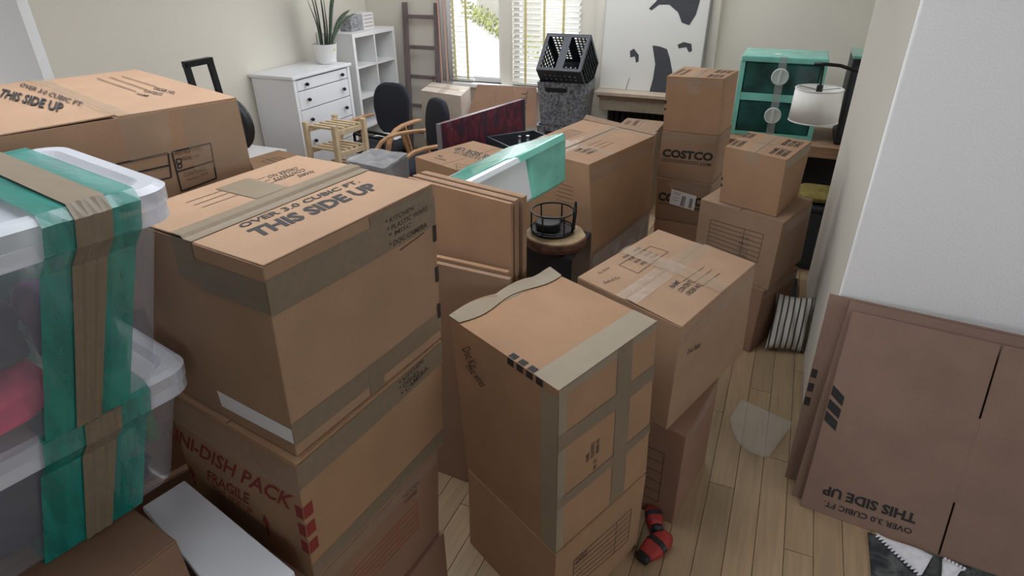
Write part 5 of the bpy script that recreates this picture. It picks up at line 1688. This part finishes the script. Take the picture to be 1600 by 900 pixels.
# walls: floor of the crate (up and back), lower walls and the two ends; its mouth faces up and forward
lattice(mcp(-hl, -hs, hs), V(2 * hl, 0, 0), a1 * (2 * hs), 12, 11, 0.006, -a2, solid_mid=True).build('bottom_grid', CHARC, r)
lattice(mcp(-hl, -hs, -hs), V(2 * hl, 0, 0), a2 * (2 * hs), 9, 8, 0.006, a1, bar=0.03).build('side_grid', CHARC, r)
lattice(mcp(-hl, hs, -hs), V(2 * hl, 0, 0), a2 * (2 * hs), 9, 8, 0.006, -a1, bar=0, solid_mid=True).build('mouth_rim', CHARC, r)
lattice(mcp(-hl, -hs, -hs), V(2 * hl, 0, 0), a1 * (2 * hs), 9, 8, 0.006, a2, bar=0.030).build('side_grid', CHARC, r)
lattice(mcp(hl, -hs, -hs), a1 * (2 * hs), a2 * (2 * hs), 9, 8, 0.006, V(-1, 0, 0), bar=0.034).build('end_grid', CHARC, r)
lattice(mcp(-hl, -hs, -hs), a1 * (2 * hs), a2 * (2 * hs), 9, 8, 0.006, V(1, 0, 0), bar=0.014).build('end_grid', CHARC, r)

# pale canvas with dark shapes standing on the mantel
r = thing('canvas_picture', 'pale canvas with flat dark grey shapes leaning above the mantel', 'picture', (-1.06, 5.26, 0.766))
cv = [V(*p) for p in ((-1.4555, 5.2300, 0.7876), (-0.6775, 5.2300, 0.7252))]


def cvp(x, z):
    return V(x, lerp(5.22, 5.335, (z - 0.766) / 0.95), z)


x0_, x1_ = -1.47, -0.675
MB().slab(lambda u, v, s_: cvp(lerp(x0_, x1_, u), lerp(0.767, 1.70, v)) + V(0, 0.025 * (1 - s_), 0), 1, 1).build('canvas', plain('pale_canvas', (0.62, 0.61, 0.575), 0.8), r)
CVD = plain('dark_canvas_paint', (0.045, 0.048, 0.055), 0.7)
SH = ([(-1.129, 1.376), (-1.075, 1.432), (-1.056, 1.529), (-0.915, 1.557), (-0.780, 1.532), (-0.749, 1.438), (-0.765, 1.340), (-0.804, 1.267), (-0.863, 1.284), (-0.901, 1.355), (-0.975, 1.407), (-1.053, 1.405), (-1.108, 1.363)],
      [(-1.068, 1.113), (-1.007, 1.107), (-0.950, 1.090), (-0.917, 1.020), (-0.886, 0.925), (-0.881, 0.837), (-0.881, 0.747), (-1.049, 0.765), (-1.033, 0.867), (-1.029, 0.976)],
      [(-1.244, 1.062), (-1.214, 1.083), (-1.169, 1.037), (-1.164, 0.988), (-1.184, 0.977), (-1.199, 1.025), (-1.235, 1.014)],
      [(-0.874, 1.126), (-0.828, 1.147), (-0.768, 1.136), (-0.756, 1.085), (-0.779, 1.074), (-0.804, 1.111), (-0.861, 1.099)])
for q in SH:
    MB().add([cvp(x, z) + V(0, -0.0015, 0) for x, z in q], [tuple(range(len(q)))]).build('painted_shape', CVD, r)
x_ = -1.235
MB().add([cvp(-1.248, 0.768) + V(0, -.0015, 0), cvp(-1.243, 0.768) + V(0, -.0015, 0), cvp(-1.222, 0.86) + V(0, -.0015, 0), cvp(-1.226, 0.86) + V(0, -.0015, 0)], [(0, 1, 2, 3)]).build('painted_shape', CVD, r)
MB().slab(lambda u, v, s_: cvp(lerp(x1_ + 0.001, x1_ + 0.012, u), lerp(0.767, 1.70, v)) + V(0, 0.03 * (1 - s_) - 0.004, 0), 1, 1).build('side_frame', plain('grey_frame', (0.22, 0.21, 0.20), 0.5), r)

# ================================================================== FAR ROOM, RIGHT SIDE
WOOD = plain('table_wood', (0.32, 0.19, 0.11), 0.5, noise=0.2, nscale=12, stretch=(1, 6, 6))
r = thing('side_table', 'wooden table with black legs carrying the plastic drawers', 'table', (0.3, 4.75, 0))
MB().bb(-0.46, 1.2, 4.48, 5.02, 0.565, 0.642).build('table_top', WOOD, r, bevel=0.004)
for (xx, yy) in ((-0.43, 4.50), (1.12, 4.50), (-0.43, 4.94), (1.12, 4.94)):
    MB().bb(xx, xx + 0.06, yy, yy + 0.06, 0.001, 0.564).build('leg', BLACK, r)
MB().bb(-0.36, 1.11, 4.96, 4.98, 0.1, 0.564).build('back_panel', BLACK, r)

r = thing('drawer_cabinet', 'two drawer plastic storage unit wrapped in teal film on the table', 'drawers', (-0.075, 4.79, 0.643))
qx0, qx1, qy0, qy1 = -0.335, 0.192, 4.60, 4.97
TFR = plain('teal_tinted_frame', (0.20, 0.56, 0.47), 0.25, spec=0.6, noise=0.15, nscale=9)
DFR = plain('dark_teal_drawer', (0.012, 0.075, 0.068), 0.15, spec=0.7, noise=0.6, nscale=7)
for x_ in (qx0, qx1 - 0.03):
    MB().bb(x_, x_ + 0.03, qy0, qy1, 0.670, 1.124).build('side_panel', TFR, r)
MB().bb(qx0, qx1, qy0 - 0.004, qy1, 1.125, 1.165).build('top', TFR, r, bevel=0.008, seg=2)
MB().bb(qx0 + 0.031, qx1 - 0.031, qy0 - 0.002, qy1, 0.880, 0.928).build('middle_rail', TFR, r)
MB().bb(qx0, qx1, qy0 - 0.002, qy1, 0.644, 0.669).build('bottom', TFR, r)
MB().bb(qx0 + 0.031, qx1 - 0.031, qy1 - 0.012, qy1 - 0.002, 0.67, 1.124).build('back_panel', TFR, r)
HND = plain('silver_white_handle', (0.55, 0.62, 0.60), 0.35)
for (za, zb) in ((0.930, 1.122), (0.671, 0.878)):
    d = MB().bb(qx0 + 0.035, qx1 - 0.035, qy0 + 0.004, qy1 - 0.03, za, zb).build('drawer', DFR, r, bevel=0.006)
    zc = (za + zb) / 2 + 0.015
    rings = []
    for (rd, yy) in ((0.054, 0.0038), (0.054, -0.012), (0.047, -0.016), (0.044, -0.008)):
        rings.append([V(-0.078 + rd * math.cos(a), qy0 + yy, zc + rd * math.sin(a)) for a in [2 * PI * k / 28 for k in range(28)]])
    h_ = loft(MB(), rings).build('handle', HND, d)
    MB().bb(-0.086, -0.070, qy0 - 0.018, qy0 - 0.009, zc - 0.043, zc + 0.043).build('grip', HND, d, bevel=0.003)
MB().bb(-0.10, -0.05, qy0 - 0.0065, qy0 - 0.005, 0.645, 1.168).build('film_band', plain('clear_film_band', (0.5, 0.55, 0.55), 0.2, alpha=0.3), r)
MB().bb(qx0 + 0.20, qx0 + 0.24, qy0 + 0.06, qy0 + 0.10, 1.1655, 1.170).build('label_tag', PAPER, r)

r = thing('tower_case', 'tall black computer case under film beside the plastic drawers', 'case', (0.47, 4.76, 0.643))
MB().bb(0.325, 0.60, 4.56, 4.96, 0.645, 1.18).build('body', BLACK, r, bevel=0.006)
MB().bb(0.345, 0.58, 4.5585, 4.5595, 0.70, 1.14).build('front_panel', CHARC, r)
MB().bb(0.322, 0.603, 4.557, 4.963, 1.1805, 1.195).build('film_cap', TEALP, r)

r = thing('arc_lamp', 'black arched floor lamp with a white drum shade', 'lamp', (0.62, 4.2, 0))
sh = V(0.158, 4.2, 0)
SHADE = plain('lamp_shade_fabric', (0.80, 0.79, 0.75), 0.8, noise=0.03, nscale=120)
m = MB()
seg = 40
for (ra_, rb_) in ((0.131, 0.137),):
    o1 = [sh + V(ra_ * math.cos(a), ra_ * math.sin(a), 1.055) for a in [2 * PI * k / seg for k in range(seg)]]
    o2 = [sh + V(rb_ * math.cos(a), rb_ * math.sin(a), 0.868) for a in [2 * PI * k / seg for k in range(seg)]]
    loft(m, [o1, o2], False, False)
shade = m.build('lamp_shade', SHADE, r, smooth=True, solid=0.003)
for (rd, z_) in ((0.132, 1.055), (0.138, 0.868)):
    MB().tube([sh + V(rd * math.cos(a), rd * math.sin(a), z_) for a in [2 * PI * k / 40 for k in range(41)]], 0.0035, 6).build('trim_ring', plain('shade_trim', (0.7, 0.7, 0.68), .7), shade)
MB().lathe(sh + V(0, 0, 0.99), [(0.018, 0), (0.018, 0.075), (0.016, 0.085)], 16).build('socket', BLACK, r)
MB().tube([sh + V(0, 0, 1.07), sh + V(-0.005, 0, 1.185)], 0.006, 8).build('stem', MET, r)
for k in range(3):
    a = 2 * PI * k / 3 + 0.5
    MB().tube([sh + V(0, 0, 1.045), sh + V(0.130 * math.cos(a), 0.130 * math.sin(a), 1.052)], 0.002, 5).build('spider_arm', MET, shade)
MB().tube([V(0.10, 4.2, 1.190), V(0.16, 4.2, 1.192), V(0.24, 4.2, 1.188), V(0.34, 4.2, 1.16), V(0.45, 4.2, 1.09), V(0.54, 4.2, 0.98), V(0.60, 4.2, 0.80), V(0.62, 4.2, 0.55), V(0.62, 4.2, 0.02)], 0.010, 10).build('arm', MET, r, smooth=True)
MB().lathe((0.62, 4.2, 0), [(0.14, 0.001), (0.14, 0.02), (0.02, 0.03)], 28).build('base', MET, r)

r = thing('storage_box', 'black storage box behind the small box near the lamp', 'storage box', (0.33, 4.2, 0))
MB().bb(0.14, 0.46, 3.95, 4.34, 0.001, 0.38).build('body', CHARC, r, bevel=0.006)
MB().bb(0.13, 0.47, 3.94, 4.35, 0.381, 0.41).build('lid', BLACK, r, bevel=0.004)
blob('folded_cloth', 'mustard yellow cloth on the black storage box below the lamp', 'cloth', (0.29, 4.14, 0.44), (0.26, 0.28, 0.05), plain('mustard_cloth', (0.17, 0.13, 0.03), 0.9, noise=0.3, nscale=30), 31, rough=0.1)
r = thing('power_strip', 'black power strip with a cable on the floor behind the taped boxes', 'power strip', (0.22, 3.55, 0))
MB().bb(0.19, 0.25, 3.44, 3.72, 0.001, 0.04).build('body', BLACK, r, bevel=0.004)
MB().tube([V(0.22, 3.72, 0.03), V(0.24, 3.82, 0.05), V(0.20, 3.9, 0.02), V(0.10, 3.92, 0.012)], 0.006, 8).build('cable', BLACK, r, smooth=True)

# ================================================================== ON THE NEAR FLOOR
# striped cushion against the wall end
m_, nt_, p_ = newmat('striped_ticking')
tc_ = nt_.nodes.new('ShaderNodeTexCoord')
wv_ = nt_.nodes.new('ShaderNodeTexWave')
wv_.bands_direction = 'X'
wv_.inputs['Scale'].default_value = 12.0
wv_.inputs['Distortion'].default_value = 0.6
rp_ = nt_.nodes.new('ShaderNodeValToRGB')
rp_.color_ramp.elements[0].position = 0.16
rp_.color_ramp.elements[1].position = 0.24
rp_.color_ramp.elements[0].color = (0.05, 0.05, 0.055, 1)
rp_.color_ramp.elements[1].color = (0.52, 0.50, 0.46, 1)
nt_.links.new(tc_.outputs['Object'], wv_.inputs['Vector'])
nt_.links.new(wv_.outputs['Fac'], rp_.inputs[0])
nt_.links.new(rp_.outputs[0], p_.inputs['Base Color'])
p_.inputs['Roughness'].default_value = 0.95
m = MB()
nu, nv = 20, 16
vs = []


def pil(u, v, s_):
    x_, y_ = 2 * u - 1, 2 * v - 1
    e = max(0.0, (1 - abs(x_) ** 3)) ** 0.6 * max(0.0, (1 - abs(y_) ** 3)) ** 0.6
    k = 1 - 0.10 * (abs(x_) * abs(y_)) ** 0.5 * 0
    wr = 0.012 * math.sin(9 * x_ + 3 * y_) * (1 - y_ * y_)
    return V(0.095 * x_ * (1 - 0.10 * (1 - y_ * y_)), (s_ * 2 - 1) * (0.05 * e) + wr, 0.145 * y_ * (1 - 0.08 * (1 - x_ * x_)))


m.grid(lambda u, v: pil(u, v, 1), nu, nv)
m.grid(lambda u, v: pil(u, v, 0), nu, nv)
Mr = Euler((-0.30, 0.10, 0.30)).to_matrix()
m.v = [tuple(Mr @ Vector(p)) for p in m.v]
zm = min(p[2] for p in m.v)
xm = max(p[0] for p in m.v)
cpos = (0.2350, 2.4423, 0.4673)
m.v = [(p[0] + 0.302 - xm, p[1] + 2.96, p[2] - zm + 0.001) for p in m.v]
o = m.build('cushion', m_, smooth=True, weld=True)
tag(o, 'grey cushion with black stripes on the floor against the wall end', 'cushion')

# thin plastic sheet on the boards
pp = [V(*p) for p in ((0.0195, 2.2884, 0.0000), (0.0522, 2.4435, 0.0000), (0.2746, 2.3641, 0.0000), (0.1878, 2.1003, -0.0000), (0.0795, 2.1338, 0.0000))]
quad = [pp[0], pp[1], pp[2], pp[3]]


def pls(u, v, s_):
    a = pp[0].lerp(pp[4], 0.5 * (1 - abs(2 * u - 1)) * 0 + 0)
    p = pp[0] * ((1 - u) * (1 - v)) + pp[3] * (u * (1 - v)) + pp[2] * (u * v) + pp[1] * ((1 - u) * v)
    bulge = (pp[4] - (pp[0] + pp[3]) / 2) * (math.sin(PI * u) * (1 - v))
    return p + bulge + V(0, 0, 0.003 + 0.004 * abs(math.sin(6 * u + 4 * v)) * math.sin(PI * v) + 0.0008 * s_)


o = MB().slab(pls, 10, 10).build('plastic_sheet', plain('thin_plastic', (0.80, 0.76, 0.68), 0.25, alpha=0.22, spec=0.5, noise=0.1, nscale=14, bump=0.3), smooth=True)
tag(o, 'thin translucent plastic sheet lying on the wooden floor', 'plastic sheet')

# red and black gloves beside the centre stack
REDC = plain('red_rubber', (0.33, 0.03, 0.025), 0.6, noise=0.2, nscale=30)
for k, (c, d, rz, lb) in enumerate((((-0.1338, 1.4985, 0.0300), (0.07, 0.12, 0.045), -0.5, 'red padded work glove with black cuff on the floor, nearer the front'),
                                   ((-0.1666, 1.6088, 0.0350), (0.055, 0.10, 0.055), 0.4, 'red padded work glove tucked behind the other one by the box'))):
    r = thing('work_glove', lb, 'glove', (c[0], c[1], 0), 'red gloves on the floor')
    m = MB()
    e1, e2 = V(math.cos(rz), math.sin(rz), 0), V(-math.sin(rz), math.cos(rz), 0)
    b0 = V(c[0], c[1], 0)
    rings = []
    for i in range(9):
        t = i / 8
        w = d[0] / 2 * (0.75 + 0.35 * math.sin(PI * t)) * (1.0 if t < .95 else 0.8)
        h = d[2] * (0.75 + 0.3 * math.sin(2.5 * t + k))
        rings.append([b0 + e2 * (d[1] * (t - .5)) + e1 * (w * math.copysign(abs(math.cos(a)) ** .7, math.cos(a))) + V(0, 0, 0.001 + h / 2 + h / 2 * math.copysign(abs(math.sin(a)) ** .7, math.sin(a))) for a in [2 * PI * q / 16 for q in range(16)]])
    loft(m, rings).build('body', REDC, r, smooth=True)
    rg = rings[0]
    loft(MB(), [[p - e2 * 0.018 + V(0, 0, .0) for p in rg], [p + e2 * 0.0 for p in rg]]).build('cuff', BLACK, r, smooth=True)
    MB().ribbon([rings[4][q] + V(0, 0, 0.001) for q in range(0, 9)], e2, 0.02, 0.002).build('strap', BLACK, r)

# dark mat and the white fringed cloth at the lower right
m_, nt_, p_ = newmat('dark_marbled_mat')
tc_ = nt_.nodes.new('ShaderNodeTexCoord')
nz_ = nt_.nodes.new('ShaderNodeTexNoise')
nz_.inputs['Scale'].default_value = 14
nz_.inputs['Detail'].default_value = 6
nz_.inputs['Distortion'].default_value = 1.2
rp_ = nt_.nodes.new('ShaderNodeValToRGB')
rp_.color_ramp.elements[0].position = 0.42
rp_.color_ramp.elements[0].color = (0.012, 0.016, 0.018, 1)
rp_.color_ramp.elements[1].position = 0.68
rp_.color_ramp.elements[1].color = (0.10, 0.12, 0.11, 1)
nt_.links.new(tc_.outputs['Object'], nz_.inputs['Vector'])
nt_.links.new(nz_.outputs['Fac'], rp_.inputs[0])
nt_.links.new(rp_.outputs[0], p_.inputs['Base Color'])
p_.inputs['Roughness'].default_value = 0.7
o = MB().prism([V(0.527, 1.05, 0.0005), V(1.55, 1.05, 0.0005), V(1.55, 1.775, 0.0005), V(0.529, 1.855, 0.0005)], (0, 0, 0.007)).build('floor_mat', m_, bevel=0.002)
tag(o, 'dark marbled floor mat below the leaning cardboard sheets', 'mat')
r = thing('lace_cloth', 'white cloth with fringed edge on the dark mat', 'cloth', (0.66, 1.79, 0.008))
LACE = plain('white_lace', (0.66, 0.66, 0.69), 0.9, noise=0.1, nscale=40)
l0, l1, l2 = V(*(0.5511, 1.8530, 0.0120)), V(*(0.7200, 1.8264, 0.0120)), V(*(0.6752, 1.7263, 0.0120))
MB().slab(lambda u, v, s_: l0.lerp(l0.lerp(l2, u), 1.0).lerp(l0.lerp(l1, u), v) + V(0, 0, 0.004 * math.sin(7 * u + 3 * v) + 0.002 * s_ - 0.001), 10, 6).build('cloth', LACE, r, smooth=True)
for k in range(14):
    p = l0.lerp(l2, (k + 0.7) / 14.5)
    dd = V(-0.35, -0.9, 0).normalized()
    MB().tube([p, p + dd * 0.006 + V(0.004, 0, 0.003), p + dd * 0.013 + V(-0.002, 0, 0.001)], [0.0035, 0.005, 0.003], 6).build('fringe_tuft', LACE, r)
r = thing('lace_cloth', 'small white fringed cloth corner right of the dark table leg', 'cloth', (0.80, 1.74, 0.008))
l0, l1, l2 = V(*(0.7450, 1.8209, 0.0120)), V(*(0.8065, 1.7998, 0.0120)), V(*(0.7225, 1.6822, 0.0120))
MB().slab(lambda u, v, s_: l0.lerp(l2, u).lerp(l1, v * (1 - 0.4 * u)) + V(0, 0, 0.003 * math.sin(6 * u + 4 * v) + 0.002 * s_), 6, 5).build('cloth', LACE, r, smooth=True)
for k in range(6):
    p = l0.lerp(l1, (k + 0.5) / 6)
    MB().tube([p, p + V(0.004, 0.006, 0.003), p + V(0.007, 0.010, 0.0)], [0.0035, 0.005, 0.003], 6).build('fringe_tuft', LACE, r)
